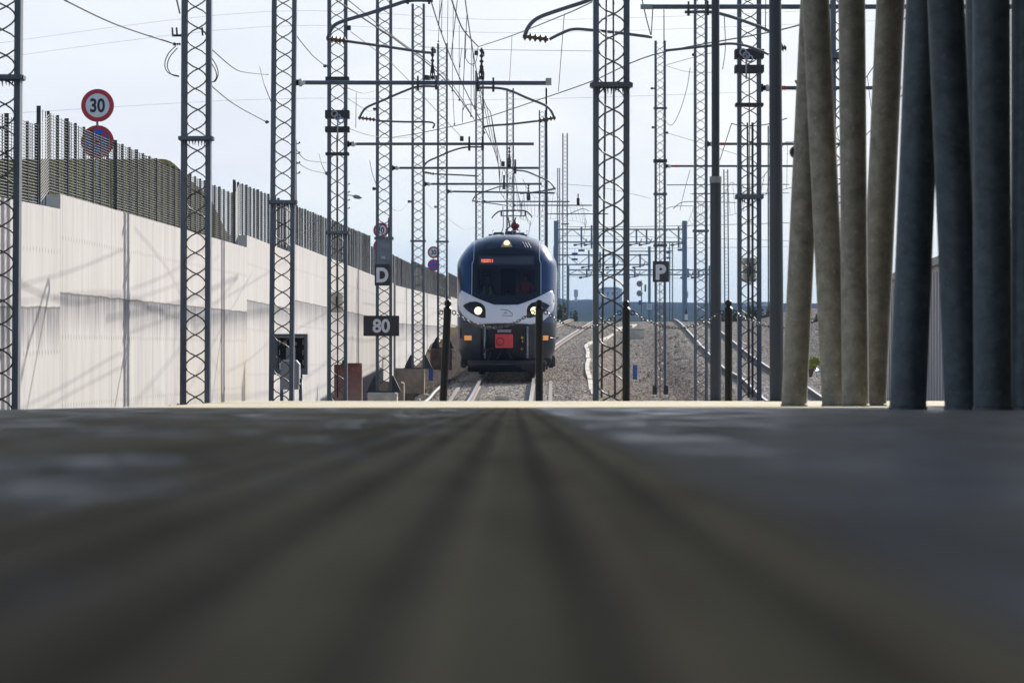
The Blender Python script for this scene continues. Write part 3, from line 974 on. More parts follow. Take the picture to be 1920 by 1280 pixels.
# registration arms: a gooseneck tube under a beam, an insulator and a straight arm
def smooth_pts(pts, k=6):
    pts = [Vector(p) for p in pts]
    out = []
    for i in range(len(pts) - 1):
        p0, p1, p2, p3 = pts[max(i-1,0)], pts[i], pts[i+1], pts[min(i+2, len(pts)-1)]
        for j in range(k):
            t = j / k
            out.append(.5 * ((2*p1) + (p2-p0)*t + (2*p0-5*p1+4*p2-p3)*t*t + (3*p1-p0-3*p2+p3)*t*t*t))
    out.append(pts[-1]); return out
def arm(key, s, goose, ins, arm_pts, th=5., drop=None, clamps=()):
    t, b, zt, ms, w = MASTS[key]
    def W(x, y, dy=-.15): 
        p = P(x, y, s); p.y += dy; return p
    m_ = MB(); m_.tube(smooth_pts([W(*q) for q in goose]), th / s / 2, 10)
    o = m_.build('registration_arm', M['mast'], t, smooth=True)
    for x, y in clamps:
        m_ = MB(); c = W(x, y); m_.box(c, (4.5 / s, .1, 13 / s)); m_.tube([c + Vector((0,0,6/s)), c + Vector((0,0,20/s))], 2/s, 6)
        m_.build('clamp', M['mast_dark'], o)
    if ins:
        m_ = MB(); insulator(m_, W(*ins[0]), W(*ins[1]), th * 1.05 / s, 5); m_.build('insulator', M['insul'], o, smooth=True)
    if arm_pts:
        m_ = MB(); m_.tube(smooth_pts([W(*q) for q in arm_pts], 4), th * .3 / s + .004, 8); m_.build('steady_arm', M['mast'], o, smooth=True)
    return o
arm('b', 120, [(812, 3), (770, 3), (735, 13), (690, 28), (640, 43), (623, 55), (615, 75)], [(613, 74), (650, 79)], [(650, 79), (730, 90), (810, 101), (812, 90)], 7, clamps=[(765, 3), (805, 3)])
arm('c', 130, [(822, 164), (785, 164), (755, 174), (718, 190), (690, 202), (680, 212), (675, 223)], [(672, 222), (705, 226)], [(705, 228), (760, 230), (811, 231), (812, 242)], 4.2, clamps=[(784, 164), (818, 163)])
arm('c', 130, [(893, 166), (935, 167), (960, 173), (990, 186), (1020, 198), (1032, 208), (1039, 222)], [(1042, 222), (1010, 228)], [(1010, 228), (960, 234), (909, 239), (909, 252)], 4.6, clamps=[(896, 166), (925, 167)])
arm('d', 106, [(908, 277), (876, 277), (850, 283), (822, 295), (804, 303), (796, 311), (793, 321)], [(793, 323), (815, 327)], [(815, 327), (860, 329), (898, 331)], 3.2, clamps=[(880, 277), (905, 277)])
arm('e', 86, [(963, 320), (985, 322), (1008, 331), (1027, 340), (1036, 348), (1040, 355)], [(1042, 354), (1024, 358)], [(1024, 358), (1000, 361), (975, 364)], 2.8, clamps=[(966, 320)])
arm('f', 71, [(962, 350), (940, 350), (920, 356), (900, 363), (890, 370), (886, 377)], [(885, 377), (900, 379)], [(900, 379), (930, 383), (950, 386)], 2.2, clamps=[(945, 349)])
arm('A', 150, [(1125, -6), (1095, 6), (1052, 20), (1015, 33), (998, 44), (988, 58), (984, 72)], [(980, 70), (1028, 76)], [(1030, 76), (1052, 65), (1075, 57), (1112, 59), (1160, 64), (1222, 72)], 7.5)
arm('E', 148, [(1283, 25), (1330, 25), (1360, 31), (1400, 44), (1440, 60), (1456, 73), (1466, 92)], [(1473, 91), (1448, 98)], [(1440, 104), (1405, 90), (1370, 84), (1330, 88), (1247, 97)], 6, clamps=[(1290, 25), (1326, 24)])
arm('D', 118, [(1494, 160), (1490, 152)], None, [(1436, 101), (1410, 92)], 4)
# post insulators and switch gear standing on the beams
def post_ins(key, px, y0, y1, th):
    t, b, zt, s, w = MASTS[key]
    p, q = P(px, y0, s), P(px, y1, s); p.y = q.y = b.y
    m_ = MB(); insulator(m_, p, q, th / s, 6)
    for sd in (-1, 1): m_.tube([p + Vector((sd * th * .9 / s, 0, 0)), p + Vector((sd * th / s, 0, 12 / s)), q.lerp(p, .4)], 1.2 / s, 5)
    m_.build('post_insulator', M['mast_dark'], t, smooth=True)
post_ins('c', 811, 150, 88, 3.6); post_ins('c', 903, 150, 90, 4.2)
post_ins('e', 955, 313, 275, 2.4); post_ins('h', 991, 376, 345, 2.2); post_ins('i', 1084, 384, 363, 1.8)
for key, px, py in (('c', 800, 147), ('d', 866, 261), ('e', 943, 308), ('d', 655, 54), ('f', 803, 147), ('h', 893, 100), ('h', 905, 102)):
    t, b, zt, s, w = MASTS[key]
    c = P(px, py, s); c.y = b.y - .15
    m_ = MB(); m_.bbox(c, (7 / s, .09, 9 / s), .01); m_.build('clamp_block', M['mast_dark'], t)
# small side brackets that hold the feeder cables
for key, px, py in (('b', 327, 83), ('c', 500, 229), ('d', 609, 124), ('d', 612, 325), ('e', 702, 205), ('e', 701, 354), ('f', 767, 378), ('g', 816, 388), ('A', 1182, 160), ('B', 1222, 166), ('B', 1224, 239), ('B', 1251, 249), ('C', 1300, 103)):
    t, b, zt, s, w = MASTS[key]
    c = P(px, py, s); c.y = b.y
    ed = b.x + (-w/2 if c.x < b.x else w/2)
    m_ = MB(); insulator(m_, Vector((ed, b.y, c.z)), c, 3.0 / max(s, 80), 3); m_.sphere(c, 3.2 / max(s, 80), 8); m_.build('cable_bracket', M['mast_dark'], t, smooth=True)
# looped cable ends on the second mast
t, b, zt, s, w = MASTS['b']
for pts in ([(330, 86), (315, 102), (309, 122), (316, 137), (336, 143)], [(333, 90), (318, 108), (314, 126), (322, 140), (336, 144)],
            [(396, 108), (405, 122), (409, 138), (404, 152), (395, 154)], [(396, 118), (404, 132), (406, 145), (401, 153)]):
    m_ = MB(); m_.tube(smooth_pts([P(x, y, s) for x, y in pts]), .006, 6); m_.build('cable_loop', M['wire'], t, smooth=True)
m_ = MB()
for x in (324, 332, 380): m_.tube([P(x, 67, s), P(x - 1, 52, s)], .012, 6)
m_.tube([P(323, 67, s), P(340, 67, s)], .014, 6); m_.build('fork_bracket', M['mast_dark'], t, smooth=True)
# insulator gear on collars of the tensioning masts
for key, cx, y0, y1 in (('d', 634, 215, 262), ('D', 1398, 100, 150)):
    t, b, zt, s, w = MASTS[key]
    m_ = MB()
    for i in range(3):
        c = P(cx + (i - 1) * 6, y0 + 6 * i, s); c.y = b.y - .2
        m_.tube([c + Vector((.05 * math.cos(a), 0, .05 * math.sin(a))) for a in [j * math.pi / 6 for j in range(12)]], .014, 6, closed=True)
    m_.tube([P(cx, y0, s) + Vector((0,-.2,0)), P(cx, y1, s) + Vector((0,-.2,0))], .016, 6)
    m_.build('tension_wheel', M['galv'], t, smooth=True)

# hanging barrel weights
for px, y0, y1, wd, s, lab, key in ((632.5, 548, 586, 26, 105, 'stack of stained concrete disc weights hanging in the mast left of the D board', 'd'), (1403.5, 484, 529, 28, 119, 'stack of pale disc weights with a yellow band, in the mast right of the pole', 'D')):
    p = P(px, y1, s); p.y -= .26
    t = thing('tension_weight', lab, 'weight', p, 'barrel weights that tension the wires')
    nD = 6; hh = (y1 - y0) / s / nD
    for i in range(nD):
        m_ = MB(); a = p + Vector((random.uniform(-.006,.006), 0, hh * i))
        r = wd / s / 2 * random.uniform(.96, 1.03)
        m_.lathe(a, a + Vector((0,0,1)), [(0, r * .93), (.006, r), (hh - .014, r), (hh - .006, r * .93)], 24)
        fixnormals(m_.build('disc', M['weight_yellow'] if (i == 2 and key == 'D') else M['weight'], t), R(40))
    m_ = MB(); m_.tube([p + Vector((0,0,hh * nD)), Vector((p.x, p.y, P(px, 255 if key == 'd' else 140, s).z))], .011, 6); m_.build('tension_rod', M['rod'], t, smooth=True)
    m_ = MB(); m_.box(p + Vector((.0, -wd / s / 2 - .002, hh * 3)), (.02, .012, hh * 3.4)); m_.build('slot', M['board_black'], t)

# ------------------------------------------------------------------ boards on the masts
def board(name, txt, x0, y0, x1, y1, s, label, hh, key, bold=.03, condense=1., at=None, group='black letter boards on the masts'):
    a, c = P(x0, y0, s), P(x1, y1, s)
    cen = (a + c) / 2; cen.y = MASTS[key][1].y - .19
    t = thing(name, label, 'sign', (cen.x, cen.y, c.z), group)
    m_ = MB(); m_.bbox(Vector((cen.x, cen.y, cen.z)), (c.x - a.x, .035, a.z - c.z), .008); m_.build('panel', M['board_black'], t)
    m_ = MB(); o = Vector((cen.x, cen.y - .0215, cen.z))
    if at: o.x += at[0] / s; o.z -= at[1] / s
    put_text(m_, txt, hh / s, o, bold, condense); m_.build('lettering', M['board_white'], t)
    m_ = MB()
    for dz in (-.25, .25): m_.box((cen.x, cen.y + .06, cen.z + dz * (a.z - c.z)), (.30, .07, .03))
    m_.build('mount_bar', M['mast_dark'], t)
board('letter_board', 'D', 703, 496, 732, 536, 86, 'black board with a white letter D on a lattice mast', 28, 'e', .045, .86, at=(0, 0))
board('letter_board', '80', 682, 592, 749, 630, 86, 'wide black board with a white number 80 below the D board', 26, 'e', .03, .95)
board('letter_board', 'P', 1223.5, 490, 1254, 529, 60, 'black board with a white letter P on a narrow mast', 29, 'B', .045, 1.0, at=(0, 1))

# ------------------------------------------------------------------ road signs on the street above the wall
def ring_disc(mb, c, r0, r1, m, n=40, y=0):
    b = len(mb.v); c = Vector(c)
    for i in range(n):
        a = 2 * math.pi * i / n
        mb.v.append(c + Vector((r0 * math.cos(a), y, r0 * math.sin(a)))); mb.v.append(c + Vector((r1 * math.cos(a), y, r1 * math.sin(a))))
    for i in range(n):
        j = (i + 1) % n
        mb.face((b+2*i, b+2*i+1, b+2*j+1, b+2*j), m)
def disc(mb, c, r, m, n=40, y=0):
    b = len(mb.v); c = Vector(c)
    for i in range(n):
        a = 2 * math.pi * i / n
        mb.v.append(c + Vector((r * math.cos(a), y, r * math.sin(a))))
    mb.face(range(b, b + n), m)
def road_sign(px, py, rpx, gap, s, label):
    c = P(px, py, s); r = rpx / s
    gz = ground(c.x, c.y)
    t = thing('road_sign', label, 'road sign', (c.x, c.y, gz), 'speed limit signs on the street above the wall')
    m_ = MB(); m_.tube([Vector((c.x, c.y + .03, gz)), Vector((c.x, c.y + .03, c.z + r * .8))], .03, 12); m_.build('post', M['galv'], t, smooth=True)
    m_ = MB(); m_.lathe(c + Vector((0,-.012,0)), c + Vector((0,1,0)), [(0, r * .97), (.003, r), (.014, r), (.018, r * .9)], 40)
    dsk = m_.build('speed_disc', M['galv'], t)
    m_ = MB(); ring_disc(m_, c, r * .72, r * .985, 0, y=-.015); disc(m_, c, r * .72, 1, y=-.0155)
    m_.build('face', [M['sign_red'], M['sign_white']], dsk)
    m_ = MB(); put_text(m_, '30', r * .86, c + Vector((0, -.019, 0)), .03, .82); m_.build('lettering', M['board_black'], dsk)
    c2 = c - Vector((0, 0, gap / s))
    m_ = MB(); m_.lathe(c2 + Vector((0,-.012,0)), c2 + Vector((0,1,0)), [(0, r * .97), (.003, r), (.014, r), (.018, r * .9)], 40)
    ds2 = m_.build('no_stopping_disc', M['galv'], t)
    m_ = MB(); ring_disc(m_, c2, r * .76, r * .985, 0, y=-.015); disc(m_, c2, r * .76, 1, y=-.0155)
    for an in (R(45), R(135)):
        d = Vector((math.cos(an), 0, math.sin(an))); nrm = Vector((-d.z, 0, d.x)); q = c2 + Vector((0,-.019,0))
        b = len(m_.v)
        m_.v += [q - d*r*.8 - nrm*r*.09, q + d*r*.8 - nrm*r*.09, q + d*r*.8 + nrm*r*.09, q - d*r*.8 + nrm*r*.09]
        m_.face((b, b+1, b+2, b+3), 0)
    m_.build('face', [M['sign_red'], M['sign_blue']], ds2)
road_sign(183, 198, 31, 68, 103, 'large red-rimmed 30 sign above the fence, its lower blue disc half behind the mesh')
road_sign(714, 432, 14.2, 30, 47, '30 sign partly covered by the mast of the D board')
road_sign(813, 473, 11.2, 24, 37, 'smallest 30 sign with a full blue no-stopping disc, beside the mast left of the train')

# ------------------------------------------------------------------ retaining wall and mesh fence
def SW(x): return 130. * (1133 - x) / 1018
def wall_pt(px, py):
    s = SW(px); p = P(px, py, s); p.x = WALLX(p.y); return p
SEC = [((-260, 318), (113, 392)), ((113, 364), (463, 464)), ((463, 441), (553, 476)), ((553, 458), (738, 531)), ((742, 535), (846, 561)), ((846, 556), (905, 579)), ((905, 573), (960, 596))]
wl = thing('retaining_wall', 'long pale concrete retaining wall stepping along the left side of the tracks', 'wall', (WALLX(60), 60, -.6))
u0 = 0
for (a, c) in SEC:
    p, q = wall_pt(*a), wall_pt(*c)
    q.y -= .02
    m_ = MB(); n = max(2, int((q.y - p.y) / 1.5))
    hts = [0, .3, .8, 1.40, 1.43, 1.46, 2.0, 2.6, 3.2, 4.2, 5.5]
    for i in range(n + 1):
        t = i / n; y = p.y + (q.y - p.y) * t; z = p.z + (q.z - p.z) * t
        for h in hts:
            off = .0 if h < 1.45 else -.0
            m_.v.append(Vector((WALLX(y) + off, y, z - h))); m_.uv.append((y + .37, h))
        m_.v.append(Vector((WALLX(y) - .42, y, z))); m_.uv.append((y + .37, .2))
        m_.v.append(Vector((WALLX(y) - .42, y, z - 5.5))); m_.uv.append((y + .37, 4.5))
    k = len(hts) + 2
    for i in range(n):
        for j in range(len(hts) - 1): m_.face((i*k+j, i*k+j+1, (i+1)*k+j+1, (i+1)*k+j))
        m_.face((i*k, (i+1)*k, (i+1)*k+k-2, i*k+k-2)); m_.face((i*k+k-2, (i+1)*k+k-2, (i+1)*k+k-1, i*k+k-1))
    m_.face([k-2] + list(range(len(hts))) + [k-1]); e = n * k
    m_.face([e+k-1] + [e+j for j in range(len(hts)-1, -1, -1)] + [e+k-2])
    fixnormals(m_.build('wall_section', M['wall'], wl))
FSEC = [((-260, 112), (95, 233), 0, 'mesh fence section at the left edge, lowest before the first step'), ((98, 200), (453, 362), 1, 'mesh fence section in front of the large 30 sign'),
        ((456, 338), (704, 442), 2, 'mesh fence section between the second and the fourth lattice mast'), ((708, 462), (737, 482), 3, 'short mesh fence section behind the D board mast'),
        ((739, 474), (781, 495), 4, 'mesh fence section right of the D board'), ((781, 488), (846, 519), 4, 'mesh fence section behind the small 30 sign'), ((846, 510), (905, 540), 5, 'mesh fence section meeting the left side of the train')]
def walltop(y):
    for a, c in SEC:
        p, q = wall_pt(*a), wall_pt(*c)
        if p.y - .01 <= y <= q.y + .01: return p.z + (q.z - p.z) * (y - p.y) / (q.y - p.y)
    return wall_pt(*SEC[-1][1]).z
M['fence'] = simple('fence_steel', (.035, .043, .052), .6, .1, .2, 6)
M['fence_rod'] = simple('fence_rod', (.045, .052, .058), .7, .1, .2, 8)
for a, c, si, lab in FSEC:
    p, q = wall_pt(*a), wall_pt(*c)
    t = thing('mesh_fence', lab, 'fence', (WALLX(p.y) - .2, p.y, walltop(p.y)), 'mesh fence sections on top of the wall')
    Lf = q.y - p.y
    bay = 1.05; nb = max(1, min(98, round(Lf / bay))); bay = Lf / nb
    # panels grouped between posts
    for i in range(nb + 1):
        y = p.y + bay * i - (.02 if i == nb else -.02); zt = p.z + (q.z - p.z) * i / nb; x = WALLX(y) - .2
        big = i % 3 == 0
        m_ = MB(); wd = .06 if big else .042
        m_.box((x, y, (zt + walltop(y)) / 2 - .03), (wd, .03, zt - walltop(y) + .06 + (.025 if big else 0)))
        m_.build('post', M['fence'], t)
    m_ = MB()
    ns = int(Lf / .30)
    for i in range(ns):
        y = p.y + Lf * (i + .5) / ns + random.uniform(-.05, .05); f = (y - p.y) / Lf
        zt = p.z + (q.z - p.z) * f - .02; x = WALLX(y) - .2; zb = walltop(y) + .04
        if zt - zb < .1: continue
        m_.box((x, y, (zt + zb) / 2), (random.uniform(.005, .018), .004, zt - zb))
    m_.build('vertical_bar', M['fence'], t)
    m_ = MB()
    for k in range(40):
        h = .06 + k * .042
        pts = []
        for i in range(0, nb + 1):
            y = p.y + bay * i; f = i / nb; zt = p.z + (q.z - p.z) * f; zz = walltop(min(y, q.y - .03)) + h
            pts.append((Vector((WALLX(y) - .188, y, zz)), zz < zt - .02))
        run = []
        for pt, ok in pts:
            if ok: run.append(pt)
            elif len(run) > 1: m_.tube(run, .006, 4, cap=False); run = []
            else: run = []
        if len(run) > 1: m_.tube(run, .006, 4, cap=False)
    m_.build('cross_rod', M['fence_rod'], t)

# ribbed wall at the right, seen between the tubes
M['rib'] = simple('ribbed_wall', (.47, .45, .44), .85, 0, .12, 3, streak=(1, 1, .15))
rw = thing('ribbed_wall', 'grey vertically ribbed concrete wall seen in the gaps of the right tubes', 'wall', (6.6, 66, -.6))
m_ = MB()
y = 50.
while y < 82:
    sc = F / y
    x = 960 + 0.0; x = (1053 - 960) / F * y + 5.80
    m_.box((x + .2, y + .25, .78), (.4, .5, 2.62)); m_.box((x - .02, y + .1, .75), (.05, .12, 2.5))
    m_.box((x - .012, y + .36, .75), (.034, .07, 2.5))
    y += .5
m_.build('panel', M['rib'], rw)
m_ = MB(); m_.sweep([(-.1, 0), (.5, 0), (.5, .12), (-.1, .12)], [Vector(((1053-960)/F*y + 5.80, y, 2.09)) for y in (50, 60, 70, 82)]); m_.build('coping', M['concrete'], rw)

# ------------------------------------------------------------------ tracks
PROF = [(-.036,0),(-.036,.0),(-.034,-.035),(-.010,-.05),(-.010,-.14),(-.07,-.152),(-.07,-.165),(.07,-.165),(.07,-.152),(.010,-.14),(.010,-.05),(.034,-.035),(.036,0)]
PROF = [(.034,.004),(.036,-.03),(.010,-.05),(.010,-.135),(.07,-.152),(.07,-.168),(-.07,-.168),(-.07,-.152),(-.010,-.135),(-.010,-.05),(-.036,-.03),(-.034,.004)]
PM = [0]*11 + [1]
def track(fx, z0, z1, label, sl0, sl1, pitch=.6):
    t = thing('railway_track', label, 'railway track', (fx(z0), z0, railz(z0)), 'railway tracks climbing away from the platform')
    zz = [z0 + 2 * i for i in range(int((z1 - z0) / 2) + 1)]
    for sd in (-1, 1):
        m_ = MB(); m_.sweep(PROF, [Vector((fx(z) + sd * .753, z, railz(z))) for z in zz], PM)
        fixnormals(m_.build('rail', [M['rail_side'], M['rail_top']], t))
    def sl(mb, z):
        x = fx(z); h = railz(z) - .172; sl_ = (railz(z + 1) - railz(z - 1)) / 2
        a = Matrix.Rotation(math.atan(sl_), 3, 'X')
        mb.box(Vector((x, z, h - .10)), (2.3, .26, .2), 0, a)
        for sd in (-1, 1):
            for ss in (-1, 1): mb.box(Vector((x + sd * .753 + ss * .095, z, h + .02)), (.08, .12, .045), 0, a)
    n = 0; z = sl0
    rest = MB()
    while z < sl1:
        if n < 98:
            m_ = MB(); sl(m_, z); m_.build('sleeper', M['sleeper'], t)
        else: sl(rest, z)
        n += 1; z += pitch
    if rest.v: rest.build('far_sleepers', M['sleeper'], t, kind='stuff')
    return t
t1 = track(T1x, 60, 262, 'track under the train, its bright rails ending at the platform', 96, 132)
t2 = track(T2x, 60, 268, 'right hand track of two rails climbing past the round pole', 98, 244)
t3 = track(T3x, 152, 268, 'branch track bending right over the crest behind the train', 158, 245, .8)
m_ = MB()
for sd, off in ((-1, 1.32), (1, 1.24)):
    pts = [Vector((T1x(z) + sd * off, z, railz(z) - .1)) for z in range(92, 127, 2)]
    m_.sweep([(-.05, -.12), (.05, -.12), (.05, -.05), (-.05, -.05)], pts)
tag(m_.build('track_kerb', simple('kerb_concrete', (.20, .18, .155), .9, 0, .25, 5, bump=.2), origin=(T1x(92), 92, -.3)), 'pale concrete kerbs on both sides of the track before the train', 'kerb')
# yellow balise marker between the rails
c = P(942, 737, 73.2); c.x = T1x(c.y); c.z = railz(c.y) - .17
t = thing('track_marker', 'yellow marked plate between the rails in front of the train', 'track marker', c)
m_ = MB(); m_.bbox(c + Vector((0,0,.05)), (.36, .5, .1), .02); m_.build('block', M['concrete'], t)
m_ = MB(); m_.box(c + Vector((0,-.15,.108)), (.38, .1, .012)); m_.box(c + Vector((0,.15,.108)), (.34, .1, .012)); m_.build('stripe', M['yellow'], t)

# black hose left of the train, cable duct between the tracks
def on_ground(px, s, up=0.):
    x, z = (px - 960) / s, F / s
    return Vector((x, z, ground(x, z) + up))
m_ = MB(); hp = []
for z, u in ((98, -1.72), (102, -1.70), (108, -1.62), (114, -1.62), (120, -1.55), (126, -1.5)):
    x = T1x(z) + u - .25; hp.append(Vector((x, z, ground(x, z) + .09)))
m_.tube(smooth_pts(hp, 5), .055, 10)
tag(m_.build('hose', M['hose'], origin=hp[0], smooth=True), 'thick black pipe lying along the ballast left of the train', 'pipe')
m_ = MB(); 
duct = [(1112, 745), (1106, 715), (1101, 692), (1103, 668), (1099, 652), (1108, 644), (1122, 641), (1140, 634), (1152, 628)]
def ground_hit(px, py):
    lo = 60.
    best = None
    z = 60.
    while z < 260:
        x = (px - 960) / F * z
        s = F / z
        if P(px, py, s).z <= ground(x, z): return Vector((x, z, ground(x, z)))
        z += .5
    return Vector((x, z, ground(x, z)))
dp = [ground_hit(*q) for q in duct]
segs = smooth_pts(dp, 3)
for i in range(len(segs) - 1):
    a, b = segs[i].lerp(segs[i+1], .03), segs[i].lerp(segs[i+1], .97)
    off = Vector((random.uniform(-.02,.02), 0, random.uniform(0,.02)))
    m_.sweep([(-.07, -.05), (.07, -.05), (.07, .075), (-.07, .075)], [a + off, b + off])
tag(m_.build('cable_duct', M['concrete_pale'], origin=dp[0]), 'pale concrete cable duct winding up the ballast beside the widest mast', 'cable duct')
m_ = MB(); dq = [ground_hit(*q) for q in [(1150, 622), (1172, 616), (1190, 612), (1200, 604), (1222, 599)]]
sg = smooth_pts(dq, 2)
for i in range(len(sg) - 1):
    a, b = sg[i].lerp(sg[i+1], .03), sg[i].lerp(sg[i+1], .97)
    m_.sweep([(-.10, -.05), (.10, -.05), (.10, .12), (-.10, .12)], [a, b])
tag(m_.build('cable_duct', M['concrete_pale'], origin=dq[0]), 'far end of the pale cable duct near the crest, left of the P board mast', 'cable duct')
c = ground_hit(1192, 637)
t = thing('concrete_block', 'grey concrete chamber block on the ballast right of the widest mast', 'concrete block', c)
s = F / c.y
m_ = MB(); m_.bbox(c + Vector((0, .5, .10)), (34 / s, 1.0, 18 / s + .3), .03); m_.build('chamber', M['concrete'], t)
m_ = MB(); m_.bbox(c + Vector((0, .5, .10 + (18 / s + .3) / 2 + .04)), (36 / s, 1.05, .06), .015); m_.build('cover', M['concrete_pale'], t)
for px, py, h, lab in ((1190.5, 713, 27, 'blue post plate standing in the gravel right of the chain post'), (808, 716, 28, 'blue post plate on the dark slope left of the train')):
    c = ground_hit(px, py); s = F / c.y
    t = thing('track_plate', lab, 'marker', c, 'blue plates beside the tracks')
    m_ = MB(); m_.bbox(c + Vector((0, 0, h / s / 2 + .04)), (8.5 / s, .03, h / s), .006); m_.build('plate', M['blue_plate'], t)
    m_ = MB(); m_.tube([c - Vector((0,-.03,.1)), c + Vector((0,.03,h / s))], .012, 8); m_.build('stake', M['galv'], t, smooth=True)
# rubble beside the footings
m_ = MB()
for i in range(260):
    px = random.uniform(742, 872); s = random.uniform(56, 84)
    x, z = (px - 960) / s, F / s
    u = x - .0216 * (z - 110)
    if not -4.6 < u < -2.35: continue
    r = random.uniform(.03, .13)
    p = Vector((x, z, ground(x, z) + r * .3))
    rot = Matrix.Rotation(random.random() * 6, 3, 'Z') @ Matrix.Rotation(random.random(), 3, 'X')
    m_.box(p, (r * 2, r * 1.5, r * 1.1), 0, rot)
m_.build('rubble', M['rubble'], kind='stuff')
for x0, x1, y0, y1, s, lab in ((739, 762, 690, 740, 66, 'broken pale concrete step beside the brown footing'), (708, 758, 715, 748, 79, 'low brown concrete step right of the D board footing')):
    a, c = P(x0, y0, s), P(x1, y1, s)
    m_ = MB(); m_.bbox(Vector(((a.x + c.x)/2, a.y, (a.z + c.z)/2 - .2)), (c.x - a.x, .8, a.z - c.z + .4), .05)
    tag(m_.build('concrete_step', M['plinth'], origin=Vector(((a.x + c.x)/2, a.y, c.z - .4))), lab, 'step')

# ------------------------------------------------------------------ trackside boxes at the left
s = 118.
a, c = P(514, 626, s), P(577, 702, s)
t = thing('equipment_box', 'blue grey open-fronted steel box with a dark inside, behind the third mast', 'equipment box', (a.x, a.y, -.7))
W_, H_ = c.x - a.x, a.z - c.z
cx, cz = (a.x + c.x) / 2, (a.z + c.z) / 2
m_ = MB(); fr = .05
m_.box((cx, a.y, a.z - fr / 2), (W_, .3, fr)); m_.box((cx, a.y, c.z + fr), (W_, .3, fr * 2))
for sd in (-1, 1): m_.box((cx + sd * (W_ - fr) / 2, a.y, cz + fr / 2), (fr, .3, H_ - fr * 3 - .002))
m_.build('casing', M['mast'], t)
m_ = MB(); m_.box((cx, a.y + .12, cz + fr/2), (W_ - 2 * fr - .004, .02, H_ - fr * 3 - .004)); m_.build('back_panel', M['recess'], t)
m_ = MB()
for sd in (-1, 1):
    for i in range(3): m_.box((cx + sd * W_ * .35, a.y + .10, cz + .19 - i * .16), (.012, .012, .08))
m_.build('slot', M['cab_white'], t)
m_ = MB(); m_.bbox((cx + .0, a.y + .04, cz - .02), (.16, .12, .26), .01); m_.tube([Vector((cx - .1, a.y, cz + .17)), Vector((cx - .1, a.y + .1, cz + .17))], .035, 12); m_.tube([Vector((cx + .06, a.y, cz + .17)), Vector((cx + .06, a.y + .1, cz + .17))], .035, 12)
m_.build('gauge', M['cab_grey'], t)
m_ = MB(); m_.tube([Vector((cx - .15, a.y + .1, c.z)), Vector((cx - .15, a.y + .1, -.75))], .03, 10); m_.tube([Vector((cx + .15, a.y + .1, c.z)), Vector((cx + .15, a.y + .1, -.75))], .03, 10); m_.build('leg', M['mast'], t, smooth=True)
s = 124.
a, c = P(527, 677, s), P(560.5, 730, s)
t = thing('trackside_cabinet', 'pale plastic electrical cabinet with a bright hooded top, at the foot of the third mast', 'cabinet', (a.x, a.y, -.7))
W_, H_ = c.x - a.x, a.z - c.z; cx, cz = (a.x + c.x) / 2, (a.z + c.z) / 2
arch = [(-W_/2, -H_/2), (W_/2, -H_/2), (W_/2, H_/2 - .05), (W_/2 - .04, H_/2), (-W_/2 + .04, H_/2), (-W_/2, H_/2 - .05)]
m_ = MB(); m_.prism(arch, .24, (cx, a.y - .12, cz), (1,0,0), (0,0,1), (0,1,0)); fixnormals(m_.build('housing', M['cab_grey'], t))
m_ = MB(); hood = [(W_/2 + .0, -H_*.32), (W_/2 + .012, -H_*.32), (W_/2 + .012, H_/2 - .045), (W_/2 - .035, H_/2 + .012), (-W_/2 + .035, H_/2 + .012), (-W_/2 - .012, H_/2 - .045), (-W_/2 - .012, H_/2 - .12), (-W_/2, H_/2 - .12)]
b0 = [(W_/2 + .002, -H_*.32), (W_/2 + .002, H_/2 - .05), (W_/2 - .039, H_/2 + .002), (-W_/2 + .039, H_/2 + .002), (-W_/2 - .002, H_/2 - .05), (-W_/2 - .002, H_/2 - .12)]
b1 = [(W_/2 + .016, -H_*.32), (W_/2 + .016, H_/2 - .045), (W_/2 - .033, H_/2 + .016), (-W_/2 + .033, H_/2 + .016), (-W_/2 - .016, H_/2 - .045), (-W_/2 - .016, H_/2 - .12)]
for i in range(5):
    m_.prism([b0[i], b1[i], b1[i+1], b0[i+1]], .27, (cx, a.y - .14, cz), (1,0,0), (0,0,1), (0,1,0))
fixnormals(m_.build('hood', M['cab_white'], t))
m_ = MB(); m_.bbox((cx + .09, a.y, -.4), (.06, .12, .62), .01); m_.bbox((cx - .09, a.y, -.4), (.06, .12, .62), .01); m_.build('leg', M['cab_grey'], t)
m_ = MB(); m_.bbox((cx + W_/2 + .03, a.y - .02, cz - .08), (.035, .06, .07), .008); m_.build('latch', M['mast_dark'], t)
for x0, x1, y0, s, lab, key in ((651, 679, 680.5, 99, 'rust-streaked brown cabinet right of the mast with the barrel weight', 1), (627, 650, 683, 97, 'rusty brown cabinet behind the mast with the barrel weight, a dark cap on it', 2)):
    a, c = P(x0, y0, s), P(x1, 755, s); c.z = -.8
    t = thing('rusty_cabinet', lab, 'cabinet', ((a.x + c.x)/2, a.y, c.z), 'rusty cabinets at the foot of the wall')
    m_ = MB(); m_.bbox(((a.x + c.x)/2, a.y, (a.z + c.z)/2), (c.x - a.x, .3, a.z - c.z), .012); m_.build('housing', M['rust'], t)
    m_ = MB(); m_.box(((a.x + c.x)/2, a.y - .153, (a.z + c.z)/2 + .02), ((c.x - a.x) * .86, .008, (a.z - c.z) * .9)); m_.build('door', M['rust'], t)
    if key == 2:
        m_ = MB(); m_.sphere(Vector((a.x + .19, a.y, a.z + .05)), .045, 12); m_.lathe(Vector((a.x + .19, a.y, a.z)), Vector((a.x + .19, a.y, 9)), [(0, .06), (.03, .05)], 12); m_.build('cap', M['mast_dark'], t, smooth=True)

